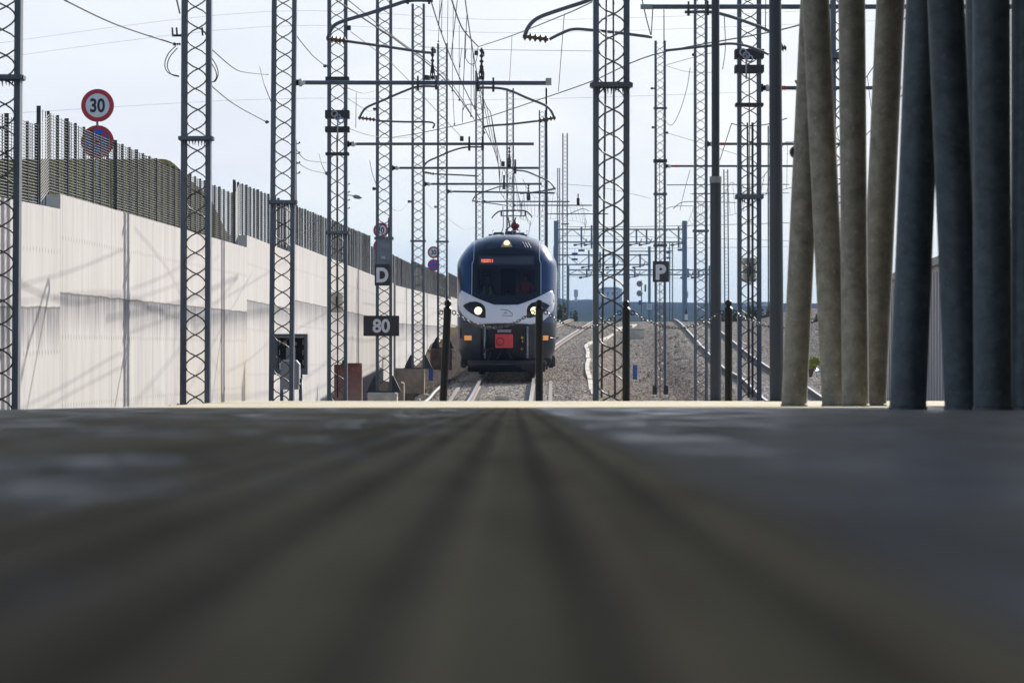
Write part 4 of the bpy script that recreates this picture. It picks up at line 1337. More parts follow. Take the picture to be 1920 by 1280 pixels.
# ------------------------------------------------------------------ train
TZ = 122.6
TS = F / TZ
TY0 = TZ
TX0 = T1x(TZ) - .035
RZ = railz(TZ + 4)
ang = math.atan(.0115)
slope = (railz(TZ + 16) - railz(TZ)) / 16
def TW(x, y, h):                              # train coordinates -> world (y runs back along the track)
    ca, sa = math.cos(ang), math.sin(ang)
    return Vector((TX0 + x * ca + y * sa, TY0 + y * ca - x * sa, RZ0 + h + slope * y))
RZ0 = P(949, 704, TS).z
def TX(px): return (px - 949) / TS
def TH(py): return (704 - py) / TS
WPROF = [(.22, .95), (.30, 1.12), (.46, 1.29), (.75, 1.40), (1.2, 1.425), (1.6, 1.43), (2.3, 1.435), (3.0, 1.445), (3.2, 1.45), (3.3, 1.43), (3.5, 1.32), (3.7, 1.18), (3.86, 1.03), (3.96, .86), (4.05, .56), (4.10, .28), (4.12, .03)]
Y0P = [(.22, .42), (.45, .22), (.9, .06), (1.4, 0), (1.9, .05), (2.3, .18), (2.8, .42), (3.2, .66), (3.6, .98), (3.86, 1.3), (4.02, 1.65), (4.12, 2.1)]
def wd(h): return lerp(WPROF, h)
def y0(h): return (lerp(Y0P, h - .1) + lerp(Y0P, h) + lerp(Y0P, h + .1)) / 3
LN, EN = 1.05, 2.5
def S(x, h):
    a = min(.9999, abs(x) / wd(h))
    return y0(h) + LN * (1 - (1 - a ** EN) ** (1 / EN))
train = thing('train', 'dark blue electric train with a white band and lit headlamps, facing the platform', 'train', TW(0, 0, 0))
HS = [.22, .30, .46, .6, .75, 1.0, 1.2, 1.4, 1.6, 1.8, 2.0, 2.3, 2.6, 2.8, 3.0, 3.15, 3.3, 3.4, 3.5, 3.6, 3.7, 3.78, 3.86, 3.91, 3.96, 4.0, 4.05, 4.10]
def mirror(poly): return poly + [(-x, h) for x, h in reversed(poly)]
glass_half = [(0, TH(464)), (TX(985), TH(466)), (TX(1011), TH(474)), (TX(1014), TH(554)), (TX(1004), TH(559)), (TX(986), TH(566)), (TX(972), TH(571)), (0, TH(571.5))]
glass_poly = [p for p in glass_half] + [(-x, h) for x, h in reversed(glass_half) if x > 0]
def inside(poly, x, y):
    r = False; j = len(poly) - 1
    for i in range(len(poly)):
        xi, yi = poly[i]; xj, yj = poly[j]
        if (yi > y) != (yj > y) and x < (xj - xi) * (y - yi) / (yj - yi) + xi: r = not r
        j = i
    return r
def densify(poly, d=.07):
    out = []
    for i in range(len(poly)):
        a, b = Vector(poly[i]), Vector(poly[(i+1) % len(poly)])
        n = max(1, int((b - a).length / d))
        for k in range(n): out.append(a.lerp(b, k / n))
    return out
def patch(poly, holes=(), d=.08, grid=.09):
    polys = [densify(poly, d)] + [densify(h, d) for h in holes]
    vs, es = [], []
    for pl_ in polys:
        b = len(vs); vs += pl_
        es += [(b + i, b + (i + 1) % len(pl_)) for i in range(len(pl_))]
    xs_ = [v.x for v in polys[0]]; hs_ = [v.y for v in polys[0]]
    x = min(xs_)
    while x < max(xs_):
        h = min(hs_)
        while h < max(hs_):
            if inside([tuple(v) for v in polys[0]], x, h) and min((Vector((x, h)) - v).length for pl_ in polys for v in pl_) > grid * .45: vs.append(Vector((x, h)))
            h += grid
        x += grid
    r = delaunay_2d_cdt(vs, es, [], 0, 1e-5)
    fs = []
    for f in r[2]:
        cx_ = sum(r[0][i].x for i in f) / len(f); cy_ = sum(r[0][i].y for i in f) / len(f)
        if not inside([tuple(v) for v in polys[0]], cx_, cy_): continue
        if any(inside([tuple(v) for v in pl_], cx_, cy_) for pl_ in polys[1:]): continue
        fs.append(tuple(f))
    return r[0], fs
def panel(name, poly, mat, off, parent, holes=(), thick=0., grid=.09):
    vs, fs = patch(poly, holes, grid=grid)
    m_ = MB(); m_.add([TW(v.x, S(v.x, v.y) - off, v.y) for v in vs], [f[::-1] for f in fs])
    o = m_.build(name, mat, parent, smooth=True)
    bm = bmesh.new(); bm.from_mesh(o.data)
    bmesh.ops.recalc_face_normals(bm, faces=bm.faces[:])
    nrm = sum((f.normal.y for f in bm.faces))
    if nrm > 0: bmesh.ops.reverse_faces(bm, faces=bm.faces[:])
    if thick > 0:
        ed = [e for e in bm.edges if e.is_boundary]
        r = bmesh.ops.extrude_edge_only(bm, edges=ed)
        for v in [g for g in r['geom'] if isinstance(g, bmesh.types.BMVert)]: v.co.y += thick
    bm.to_mesh(o.data); bm.free()
    return o
AO = .985
outer = [(wd(h) * AO, h) for h in HS] + [(-wd(h) * AO, h) for h in reversed(HS)]
# upper and lower halves of the front shell share the joint line at 1.43 m
vs, fs = patch(outer, [glass_poly], d=10, grid=.10)
sh = MB()
for v in vs: sh.v.append(TW(v.x, S(v.x, v.y), v.y))
for f in fs:
    cx_ = sum(vs[i].y for i in f) / len(f); ax_ = max(abs(vs[i].x) for i in f)
    m = 1 if cx_ < 1.5 else (2 if (cx_ > TH(470) and ax_ < .98) else 0)
    sh.face(f[::-1], m)
CARL = 17.5
def body_sides(sh, y_start, y_end, front=True):
    stations = [None, 'edge', 1.6, 2.6, y_end] if front else [y_start, y_end]
    prof_ = [(wd(h), h) for h in HS] + [(-wd(h), h) for h in reversed(HS)]
    base = len(sh.v); k = len(prof_)
    for st in stations:
        for x, h in prof_:
            if st is None: sh.v.append(TW(x * AO, S(x * AO, h), h))
            elif st == 'edge': sh.v.append(TW(x * .9995, S(x * .9995, h), h))
            elif front: sh.v.append(TW(x, max(st, y0(h) + LN + .02 + st * .01), h))
            else: sh.v.append(TW(x, st, h))
    for i in range(len(stations) - 1):
        for j in range(k):
            j2 = (j + 1) % k
            hm = (prof_[j][1] + prof_[j2][1]) / 2
            m = 1 if hm < 1.5 else (3 if hm > 3.95 else 0)
            sh.face((base + i*k + j, base + i*k + j2, base + (i+1)*k + j2, base + (i+1)*k + j), m)
    sh.face([base + (len(stations)-1)*k + j for j in range(k)], 0)
    if not front: sh.face([base + k - 1 - j for j in range(k)], 0)
body_sides(sh, 0, CARL)
body = sh.build('body', [M['navy'], M['tr_grey'], M['navy_dark'], M['roof_grey']], train)
bm = bmesh.new(); bm.from_mesh(body.data); bmesh.ops.remove_doubles(bm, verts=bm.verts[:], dist=.002); bmesh.ops.recalc_face_normals(bm, faces=bm.faces[:]); bm.to_mesh(body.data); bm.free()
body.data.polygons.foreach_set('use_smooth', [True] * len(body.data.polygons))
body.data.set_sharp_from_angle(angle=R(38))
sh = MB(); body_sides(sh, CARL + .8, CARL + 17, False)
fixnormals(sh.build('second_car', [M['navy'], M['tr_grey'], M['navy_dark'], M['roof_grey']], train), R(38))
sh = MB()
for yy in (CARL + .1, CARL + .3, CARL + .5, CARL + .7):
    sh.prism([(wd(h) * .8, .5 + h * .74) for h in HS] + [(-wd(h) * .8, .5 + h * .74) for h in reversed(HS)], .1, TW(0, yy, 0), (1,0,0), (0,0,1), (0,1,0))
sh.build('gangway', M['tr_black'], train)
glass = panel('windscreen', glass_poly, M['glass'], .004, train, thick=.0)
# black surround of the glass
def inset(poly, k):
    cx_ = sum(p[0] for p in poly) / len(poly); ch_ = sum(p[1] for p in poly) / len(poly)
    return [(cx_ + (x - cx_) * k[0], ch_ + (h - ch_) * k[1]) for x, h in poly]
win = [(TX(896), TH(504)), (TX(1002), TH(504)), (TX(1004), TH(540)), (TX(1000), TH(550)), (TX(968), TH(554)), (TX(930), TH(554)), (TX(898), TH(550)), (TX(894), TH(540))]
panel('glass_surround', glass_poly, M['tr_black'], .008, glass, holes=[win])
# destination display
dp_ = [(TX(896.5), TH(479)), (TX(1001), TH(479)), (TX(1001), TH(496)), (TX(896.5), TH(496))]
hd = panel('display_frame', dp_, M['tr_grey'], .011, train)
panel('display_panel', [(TX(899.5), TH(482.5)), (TX(998), TH(482.5)), (TX(998), TH(493)), (TX(899.5), TH(493))], M['display'], .014, hd)
m_ = MB(); vs_, fs_ = text_mesh('matera s', 7.8 / TS, .02, 1.0)
xw = max(v.x for v in vs_) - min(v.x for v in vs_)
kx = (22 / TS) / xw
cc = (TX(912.5), TH(487.7))
m_.add([TW(cc[0] + v.x * kx, S(cc[0] + v.x * kx, cc[1] + v.z) - .019, cc[1] + v.z) for v in vs_], fs_)
m_.build('lettering', M['led'], hd)
# white band with lamp cut-outs
lampL = [(TX(867), TH(573)), (TX(872), TH(569.5)), (TX(880), TH(566)), (TX(892), TH(565)), (TX(902), TH(568)), (TX(908), TH(573.5)), (TX(910.5), TH(580)), (TX(910.5), TH(596)), (TX(903), TH(596)), (TX(893), TH(593)), (TX(882), TH(587)), (TX(873), TH(580))]
lampR = [(-x, h) for x, h in reversed(lampL)]
bandR = [(0, TH(571.5)), (TX(972), TH(571)), (TX(986), TH(566)), (TX(1004), TH(559)), (TX(1016), TH(553)), (TX(1026), TH(548)), (TX(1034), TH(544)), (TX(1039), TH(552)), (TX(1040.5), TH(565)), (TX(1038), TH(580)), (TX(1031), TH(591)), (TX(1020), TH(600)), (TX(1006), TH(606)), (TX(994), TH(608)), (TX(988), TH(607)), (0, TH(605.5))]
band = bandR + [(-x, h) for x, h in reversed(bandR) if x > 0]
wb = panel('white_band', band, M['tr_white'], .006, train, holes=[lampL, lampR], thick=.006, grid=.07)
for pl_ in (lampL, lampR):
    hl = panel('headlight', pl_, M['tr_black'], .004, train, grid=.06)
    sg_ = 1 if pl_ is lampR else -1
    lx, lh = sg_ * abs(TX(896.5)), TH(582.5)
    yy = S(lx, lh) - .03
    m_ = MB(); r = 7.3 / TS
    m_.lathe(TW(lx, yy + .05, lh), TW(lx, yy - 1, lh), [(0, r * 1.15), (.04, r * 1.18), (.05, r * 1.05)], 28); m_.build('bezel', M['tr_grey'], hl, smooth=False)
    m_ = MB(); m_.lathe(TW(lx, yy + .02, lh), TW(lx, yy - 1, lh), [(0, r), (.028, r), (.04, r * .8), (.048, r * .4), (.05, .001)], 28); m_.build('lens', M['lamp'], hl, smooth=True)
    m_ = MB()
    for k in (1, 2): 
        xx = lx + sg_ * .12 * k + sg_ * .06; m_.sphere(TW(xx, S(xx, lh + .05) + .02, lh + .05), .045, 12)
    m_.build('reflector', M['tr_grey'], hl, smooth=True)
# emblem: a slim swoosh on the white band
def line_on(mb, pts, r, off):
    mb.tube([TW(TX(x), S(TX(x), TH(y)) - off, TH(y)) for x, y in pts], r, 6)
m_ = MB(); line_on(m_, [(938, 580), (948, 580.5), (955, 583), (960, 587), (961, 591), (958, 592.5)], .008, .012); line_on(m_, [(958, 592.5), (948, 592), (940, 592), (946, 587), (949, 583.5)], .006, .012); line_on(m_, [(947, 588), (951, 586)], .006, .012)
m_.build('emblem', M['tr_grey'], wb)
m_ = MB(); line_on(m_, [(950, 580.8), (955, 583), (960, 587), (961, 591)], .0045, .020); m_.build('emblem_stroke', M['sign_red'], wb)
# top lamp with housing, forehead vents
pk_ = [(TX(938), TH(462)), (TX(942), TH(453)), (TX(949), TH(448)), (TX(956), TH(453)), (TX(960), TH(462))]
tl = panel('top_lamp', pk_, M['tr_gold'], .012, train, grid=.05)
yy = S(0, TH(455)) - .02
m_ = MB(); r = 5.3 / TS; lh = TH(454.5)
m_.lathe(TW(0, yy + .12, lh), TW(0, yy - 1, lh), [(0, r), (.16, r), (.18, r * .7), (.19, .001)], 24); m_.build('lens', M['lamp'], tl, smooth=True)
m_ = MB()
for sd in (-1, 1):
    for i in range(3):
        x = sd * (TX(985) + i * .075)
        h0, h1 = TH(463.5), TH(453)
        q = [TW(x + sd * .0, S(x, h0) - .008, h0), TW(x - sd * .09, S(x - sd * .09, h1) - .008, h1)]
        m_.tube(q, .012, 5)
m_.build('vent', M['tr_black'], train)
# panel seams beside the glass
m_ = MB()
for sd in (-1, 1):
    pts = [(sd * abs(TX(1014 if h < 3.3 else 1011)), h) for h in [TH(553) + (TH(452) - TH(553)) * i / 12 for i in range(13)]]
    m_.tube([TW(x, S(x, h) - .003, h) for x, h in pts], .009, 5)
m_.build('seam', M['tr_white'], train)
m_ = MB()
for sd in (-1, 1):
    m_.tube([TW(sd * x, S(x, h) - .002, h) for x, h in [(.74 + .66 * i / 10, 1.18 - .12 * (i / 10)) for i in range(11)]], .006, 5)
    m_.tube([TW(sd * x, S(x, h) - .002, h) for x, h in [(.74, .36 + (1.46 - .36) * i / 8) for i in range(9)]], .006, 5)
    m_.tube([TW(sd * x, S(x, h) - .002, h) for x, h in [(.74 + .60 * i / 10, .62 - .03 * (i / 10)) for i in range(11)]], .006, 5)
m_.build('panel_gap', M['tr_black'], train)
# wiper
m_ = MB(); m_.tube([TW(TX(x), S(TX(x), TH(y)) - .03, TH(y)) for x, y in ((917, 557), (914, 545), (913, 520))], .009, 6); m_.build('wiper', M['tr_black'], train)
# coupler bay
bay = [(TX(901), TH(608)), (TX(991), TH(608)), (TX(991), TH(681)), (TX(901), TH(681))]
cb = panel('coupler_bay', bay, M['tr_black'], .006, train)
m_ = MB(); a, c = (TX(928.5), TH(652)), (TX(962), TH(626))
m_.bbox(TW((a[0] + c[0]) / 2, -.12, (a[1] + c[1]) / 2), (c[0] - a[0], .34, c[1] - a[1]), .02)
cv = m_.build('coupler_cover', M['tr_red'], train)
cc = (TX(938), TH(640))
m_ = MB(); m_.tube([TW(cc[0] + .105 * math.cos(t_), -.30, cc[1] + .105 * math.sin(t_)) for t_ in [i * math.pi / 12 for i in range(24)]], .016, 6, closed=True)
m_.build('cover_ring', simple('dark_red', (.28, .015, .02), .5), cv, smooth=True)
m_ = MB(); m_.bbox(TW(TX(945.5), -.08, TH(620.5)), (26 / TS, .2, 5.5 / TS), .01); m_.build('coupler_plate', M['cab_grey'], train)
m_ = MB()
for x0, y0_, x1, y1_ in ((977, 628, 980, 655), (984, 625, 982, 650), (973, 640, 985, 660), (905, 655, 925, 650), (912, 630, 908, 662), (940, 655, 932, 672), (952, 655, 960, 672), (920, 660, 915, 675)):
    m_.tube(smooth_pts([TW(TX(x0), -.03, TH(y0_)), TW(TX((x0+x1)/2), -.12, TH((y0_+y1_)/2 + 3)), TW(TX(x1), -.03, TH(y1_))], 4), .018, 6)
m_.build('brake_hose', M['tr_under'], train, smooth=True)
m_ = MB()
for y_ in (633, 640, 654): m_.lathe(TW(TX(979), -.1, TH(y_)), TW(TX(979), 1, TH(y_)), [(0, .04), (.08, .04)], 10)
m_.build('hose_cock', M['yellow'], train, smooth=True)
for sd in (-1, 1):
    m_ = MB(); m_.tube([TW(sd * abs(TX(990)) * .97, -.02, TH(612)), TW(sd * abs(TX(990)) * .97, -.03, TH(672))], .03, 8)
    for y_ in (614, 647, 664): m_.sphere(TW(sd * abs(TX(990)) * .97, -.06, TH(y_)), .035, 8)
    m_.build('bay_hinge', M['galv'], train, smooth=True)
for sd in (-1, 1):
    cx_ = sd * abs(TX(1021 if sd > 0 else 877))
    w_ = 7 / TS
    q = [(cx_ - w_, TH(629)), (cx_ + w_, TH(629)), (cx_ + w_, TH(638)), (cx_ - w_, TH(638))]
    panel('marker_light', q, M['orange'], .02, train, thick=.02, grid=.05)
# front skirt and plough
m_ = MB(); sk = []
for x in [-1.12 + 2.24 * i / 16 for i in range(17)]:
    yk = .12 + .55 * (abs(x) / 1.12) ** 2.4
    sk.append((x, yk))
for i in range(16):
    (xa, ya), (xb, yb) = sk[i], sk[i+1]
    b = len(m_.v)
    for (x, y) in ((xa, ya), (xb, yb)):
        for h, dy in ((.40, -.06), (.30, -.08), (.10, .03), (.10, .15), (.40, .15)): m_.v.append(TW(x, y + dy, h))
    for j in range(5):
        j2 = (j + 1) % 5
        m_.face((b + j, b + j2, b + 5 + j2, b + 5 + j))
fixnormals(m_.build('plough', M['tr_black'], train), R(40))
m_ = MB(); m_.tube([TW(x, y - .1, .41) for x, y in sk], .018, 6); m_.build('skirt_rail', M['tr_grey'], train, smooth=True)
# flank details
m_ = MB()
for sd in (-1, 1):
    m_.box(TW(sd * 1.433, 6, 2.45), (.012, 9, .9), 0, Matrix.Rotation(-ang, 3, 'Z'))
m_.build('side_stripe', M['tr_gold'], train)
m_ = MB()
for sd in (-1, 1):
    for i in range(4): m_.box(TW(sd * 1.436, 4.6 + 3.2 * i, 2.65), (.012, 1.7, .8), 0, Matrix.Rotation(-ang, 3, 'Z'))
m_.build('side_window', M['window'], train)
m_ = MB()
for sd in (-1, 1):
    q = [TW(sd * 1.36, .95, 1.65), TW(sd * 1.47, 1.0, 1.5)]
    for i in range(3): m_.box(TW(sd * (1.44 + .02 * i), 1.8 + .8 * i, 1.05 - .0 * i), (.06, .25, .07), 0, Matrix.Rotation(R(25) * sd, 3, 'Y'))
m_.build('side_step', M['galv'], train)
m_ = MB(); m_.box(TW(TX(863), S(TX(864), TH(625)) - .004, TH(625)), (.04, .02, .3)); m_.build('side_slot', M['tr_black'], train)
# bogies and wheels
for yb in (3.2, 14.2, CARL + 4, CARL + 13):
    m_ = MB()
    for sd in (-1, 1):
        m_.bbox(TW(sd * 1.08, yb, .46), (.16, 3.0, .26), .03); m_.bbox(TW(sd * 1.12, yb, .75), (.22, .6, .3), .03)
        for dy in (-1.2, 1.2):
            m_.bbox(TW(sd * 1.15, yb + dy, .42), (.2, .34, .34), .03); m_.tube([TW(sd * 1.24, yb + dy * .7, .35), TW(sd * 1.24, yb + dy * .7, .85)], .07, 10)
    m_.box(TW(0, yb, .5), (1.9, .4, .2))
    bo = m_.build('bogie', M['tr_under'], train)
    for sd in (-1, 1):
        for dy in (-1.2, 1.2):
            m_ = MB(); c = TW(sd * .75, yb + dy, .43)
            m_.lathe(c - Vector((.07, 0, 0)), c + Vector((1, 0, 0)), [(0, .40), (.01, .43), (.13, .43), (.14, .40)], 28); m_.build('wheel', M['tr_under'], bo)
m_ = MB()
for i in range(9):
    m_.bbox(TW(0, 5.4 + .85 * i, .62), (2.2 - (i % 3) * .2, .7, .42), .03)
m_.build('underframe_box', M['tr_under'], train)
m_ = MB()
for i in range(14):
    sd = 1
    c = TW(1.27 + random.uniform(-.05, .08), .9 + .5 * i, .32 + random.uniform(-.1, .15)); m_.bbox(c, (.12, .25, .16), .02)
    c = TW(-1.25 + random.uniform(-.08, .05), .9 + .5 * i, .34 + random.uniform(-.1, .12)); m_.bbox(c, (.12, .25, .16), .02)
m_.build('side_gear', M['tr_under'], train)
# roof gear
m_ = MB()
for i, (x, y, w_, l_, h_) in enumerate(((-.30, 4.0, .3, 1.2, .10), (.05, 3.6, .26, 1.0, .13), (.34, 4.3, .3, 1.4, .09), (0, 6.2, .7, 2.2, .06), (-.1, 9.2, .6, 2.4, .03), (-.5, 3.3, .12, .4, .05), (.52, 3.2, .14, .4, .04), (.22, 3.0, .1, .3, .10), (-.16, 3.1, .12, .3, .11), (-.66, 3.6, .1, .5, -.08), (.68, 3.6, .1, .5, -.08))):
    m_.bbox(TW(x, y, 3.98 + h_ / 2), (w_, l_, h_ + .16), .03)
m_.build('roof_box', M['roof_grey'], train)
m_ = MB()
for x in (-.42, -.16, .15, .36, .58): m_.tube([TW(x, 2.9, 4.0), TW(x, 3.0, 4.2)], .012, 6); m_.sphere(TW(x, 3.0, 4.2), .022, 8)
m_.tube(smooth_pts([TW(-.16, 3.2, 4.15), TW(-.12, 3.0, 4.42), TW(-.14, 3.2, 5.0)], 4), .014, 6)
m_.build('roof_cable', M['galv'], train, smooth=True)
m_ = MB(); c = TW(TX(961) + .02, 5.0, 4.12)
insulator(m_, c, c + Vector((0,0,.18)), .06, 3); m_.lathe(c + Vector((0,0,.16)), c + Vector((0,0,1)), [(0, .04), (.03, .1), (.1, .135), (.17, .12), (.2, .09), (.205, .05), (.25, .05)], 20)
m_.build('roof_insulator', simple('insulator_red', (.20, .012, .022), .3), train, smooth=True)
yp = 37.0
pa = MB(); ps_ = F / (TZ + yp)
hp = P(956, 400, ps_)
def PP(px, py, dy=0): 
    p = P(px, py, ps_); p.y += dy; return p
pan = MB()
pan.tube([PP(948, 432), PP(956, 425), PP(953, 408)], .03, 8); pan.tube([PP(972, 432), PP(962, 424), PP(967, 408)], .03, 8)
pan.tube([PP(940, 405), PP(985, 405)], .018, 8)
pn = pan.build('pantograph', M['mast_dark'], train, smooth=True)
for dy in (-.25, .25):
    m_ = MB(); m_.tube(smooth_pts([PP(922, 409, dy), PP(929, 401, dy), PP(938, 396, dy), PP(956, 395, dy), PP(982, 395, dy), PP(992, 400, dy), PP(998, 408, dy)], 4), .016, 8); m_.build('pan_head', M['mast_dark'], pn, smooth=True)
m_ = MB()
for x in (940, 985): m_.box(PP(x, 401), (.06, .55, .16))
m_.build('pan_spring', M['mast_dark'], pn)
# cab inside: floor, desk, bulkhead
m_ = MB(); m_.box(TW(0, 1.9, 1.2), (2.5, 2.6, .06)); m_.build('cab_floor', M['dark_cloth'], train)
m_ = MB(); m_.bbox(TW(0, 1.0, 1.95), (1.9, .6, .5), .04); m_.build('driver_desk', M['display'], train)
m_ = MB(); m_.prism([(wd(h) * .96, h) for h in HS if .9 < h < 3.9] + [(-wd(h) * .96, h) for h in reversed(HS) if .9 < h < 3.9], .05, TW(0, 3.0, 0), (1,0,0), (0,0,1), (0,1,0)); m_.box(TW(.55, 2.96, 2.75), (.62, .02, 1.0), 1); m_.box(TW(-.5, 2.96, 2.7), (.6, .02, .9), 1); m_.build('bulkhead', [M['dark_cloth'], M['cab_grey']], train)

# people in the cab
def person(x, y, hh, label, top, pose, seat=False):
    root = thing('person', label, 'person', TW(x, y, 1.23))
    def pt(a, b_, c_): return (TW(x + a, y + b_, 0) - TW(0,0,0)) + TW(0,0,0) * 0 + Vector((0,0,c_))
    base = TW(x, y, 1.23)
    def B(a, b_, c_): return base + Vector((a, b_, c_))
    k = hh / 1.75
    hip = .52 if seat else .92 * k
    J = {'pel': B(0, 0, hip), 'belly': B(0, -.02, hip + .16 * k), 'chest': B(0, -.03, hip + .36 * k), 'neck': B(0, -.03, hip + .53 * k), 'nb': B(0, -.045, hip + .60 * k)}
    vs = [J['pel'], J['belly'], J['chest'], J['neck'], J['nb'], B(0, -.06, hip + .70 * k), B(0, -.055, hip + .80 * k)]
    es = [(0,1),(1,2),(2,3),(3,4),(4,5),(5,6)]
    rad = [(.15,.11),(.145,.10),(.165,.115),(.10,.08),(.052,.055),(.075,.092),(.066,.075)]
    cloth_until = 4
    for sd in (-1, 1):
        n = len(vs)
        sh_, el, wr = pose[sd]
        vs += [B(sd * .17 * k, -.02, hip + .49 * k), B(*el), B(*wr), B(wr[0], wr[1] - .07, wr[2] - .01)]
        es += [(3, n), (n, n+1), (n+1, n+2), (n+2, n+3)]
        rad += [(.06,.06), (.042,.042), (.03,.03), (.035,.02)]
        n = len(vs)
        kn = B(sd * .12, -.42, hip + .02) if seat else B(sd * .11, -.02, hip * .52)
        an = B(sd * .12, -.40, .08) if seat else B(sd * .11, .02, .08)
        vs += [B(sd * .095, 0, hip - .05), kn, an, B(an.x - base.x, an.y - base.y - .16, .04)]
        es += [(0, n), (n, n+1), (n+1, n+2), (n+2, n+3)]
        rad += [(.085,.085), (.058,.058), (.042,.042), (.04,.03)]
    me = bpy.data.meshes.new('body')
    og = ORG[root]
    me.from_pydata([tuple(v - og) for v in vs], es, [])
    o = bpy.data.objects.new('body', me); scene.collection.objects.link(o)
    sk_ = o.modifiers.new('skin', 'SKIN'); sk_.use_smooth_shade = True
    for i, v in enumerate(me.skin_vertices[0].data): v.radius = rad[i]; v.use_root = (i == 0)
    sb = o.modifiers.new('sub', 'SUBSURF'); sb.levels = 2; sb.render_levels = 2
    dg = bpy.context.evaluated_depsgraph_get(); dg.update()
    me2 = bpy.data.meshes.new_from_object(o.evaluated_get(dg))
    bpy.data.objects.remove(o)
    o = bpy.data.objects.new('body', me2); scene.collection.objects.link(o); o.parent = root; ORG[o] = og
    me2.materials.clear(); me2.materials.append(M['skin']); me2.materials.append(top); me2.materials.append(M['dark_cloth'])
    for p in me2.polygons:
        z = p.center.z
        hand = any((Vector(p.center) - (B(*pose[sd][2]) - og)).length < .09 and p.center.y < pose[sd][2][1] - .02 for sd in (-1, 1))
        p.material_index = 2 if z < hip - .03 else (0 if (z > hip + .56 * k or hand) else 1)
        p.use_smooth = True
    hc = B(0, -.06, hip + .74 * k)
    m_ = MB(); b = len(m_.v)
    for i in range(6):
        th = math.pi * .52 * i / 5
        for j in range(14):
            a = 2 * math.pi * j / 14
            dz = .105 * math.cos(th) - (.03 if math.sin(a) > .2 else 0) * (i / 5)
            m_.v.append(hc + Vector((.086 * math.sin(th) * math.cos(a), .012 + .105 * math.sin(th) * math.sin(a), .012 + dz)))
    for i in range(5):
        for j in range(14):
            m_.face((i*14+j, i*14+(j+1)%14, (i+1)*14+(j+1)%14, (i+1)*14+j))
    m_.build('hair', M['hair'], root, smooth=True)
    m_ = MB(); hf = B(0, -.148, hip + .715 * k)
    m_.sphere(hf + Vector((0, -.008, -.01)), .014, 8, 0, 1.6); m_.build('nose', M['skin'], root, smooth=True)
    m_ = MB()
    for sd in (-1, 1): m_.sphere(hf + Vector((sd * .03, .008, .025)), .010, 8)
    m_.build('eyes', M['hair'], root, smooth=True)
    m_ = MB()
    for sd in (-1, 1): m_.sphere(B(sd * .083, -.05, hip + .72 * k), .02, 8, 0, 1.5)
    m_.build('ears', M['skin'], root, smooth=True)
    return root, hip, k, B
stand = {-1: (0, (-.24, -.03, 1.12), (-.2, -.2, .98)), 1: (0, (.24, -.03, 1.12), (.2, -.2, .98))}
desk = {-1: (0, (-.26, -.14, .82), (-.14, -.36, .80)), 1: (0, (.26, -.14, .82), (.14, -.36, .80))}
r_, hip, k, B = person(TX(911), 2.0, 1.70, 'person in a lime safety vest standing at the left of the cab', M['dark_cloth'], stand)
m_ = MB(); 
for sd in (-1, 1): m_.tube([B(sd * .085, -.155, hip + .46 * k), B(sd * .1, -.15, hip + .2 * k), B(sd * .1, -.145, hip + .03)], [.028, .045, .045], 10)
m_.build('vest', M['hivis'], r_, smooth=True)
r_, hip, k, B = person(TX(949), 1.95, 1.45, 'person in dark clothes sitting low in the middle of the cab', M['dark_cloth'], desk, True)
r_, hip, k, B = person(TX(986), 1.75, 1.70, 'person in a red jacket at the right of the cab', M['red_cloth'], {-1: (0, (-.27, -.2, 1.2), (-.1, -.36, 1.1)), 1: (0, (.27, -.2, 1.2), (.12, -.36, 1.1))})

# ------------------------------------------------------------------ wires
WN = [0]
def wire(pts, r, label, sag=0., name='wire', cat='wire', k=6):
    q = [P(*p) for p in pts]
    if len(q) == 2 and sag:
        q = [q[0].lerp(q[1], i / 14) - Vector((0, 0, sag * 4 * (i/14) * (1 - i/14))) for i in range(15)]
    elif len(q) > 2: q = smooth_pts(q, k)
    m_ = MB(); m_.tube(q, r, 5)
    return tag(m_.build(name, M['wire'], origin=q[0], smooth=True), label, cat, 'wires strung between the masts')
wire([(120, 0, 175), (215, 45, 168), (325, 82, 158)], .009, 'thick feeder wire sloping from the top left to the second mast')
wire([(396, 92, 156), (440, 129, 145), (470, 137, 138), (503, 140, 131)], .007, 'upper slack wire between the second and third masts')
wire([(396, 161, 156), (440, 196, 143), (500, 229, 131)], .007, 'lower slack wire between the second and third masts')
wire([(553, 64, 129), (585, 103, 117), (610, 124, 107)], .007, 'slack wire from the third mast up beside the barrel weight mast')
wire([(554, 278, 129), (572, 299, 119), (600, 304, 109), (612, 305, 107)], .006, 'upper slack wire low between the third mast and the barrel weight mast')
wire([(554, 302, 129), (580, 318, 117), (612, 325, 107)], .006, 'lower slack wire low between the third mast and the barrel weight mast')
wire([(652, 165, 105), (680, 175, 97), (705, 170, 88)], .006, 'slack wire right of the barrel weight mast, under the first beam')
wire([(652, 240, 105), (690, 253, 95), (735, 259, 85), (780, 256, 72)], .006, 'slack wire passing behind the D board mast at beam height')
wire([(652, 185, 105), (690, 208, 93), (702, 206, 87)], .005, 'short wire reaching the upper bracket of the D board mast')
wire([(735, 392, 85), (752, 394, 79), (768, 378, 71)], .005, 'shallow wire between the D board mast and the next')
wire([(797, 378, 70), (812, 392, 62), (816, 388, 58)], .005, 'shallow wire left of the mast on the reddish footing')
wire([(838, 408, 56), (870, 430, 50), (892, 425, 46)], .005, 'shallow wire running down to the train roof')
wire([(846, -2, 105), (864, 48, 95), (880, 70, 88), (897, 88, 80)], .015, 'thick curved cable dropping to the tall post insulator')
wire([(897, 88, 80), (960, 67, 95), (1060, 27, 125), (1110, 4, 140)], .009, 'messenger wire climbing right from the tall post insulator to the widest mast')
wire([(600, -20, 130), (700, 47, 115), (745, 77, 105), (830, 145, 90), (888, 222, 72)], .013, 'double stay cable slanting down right across the second beam', )
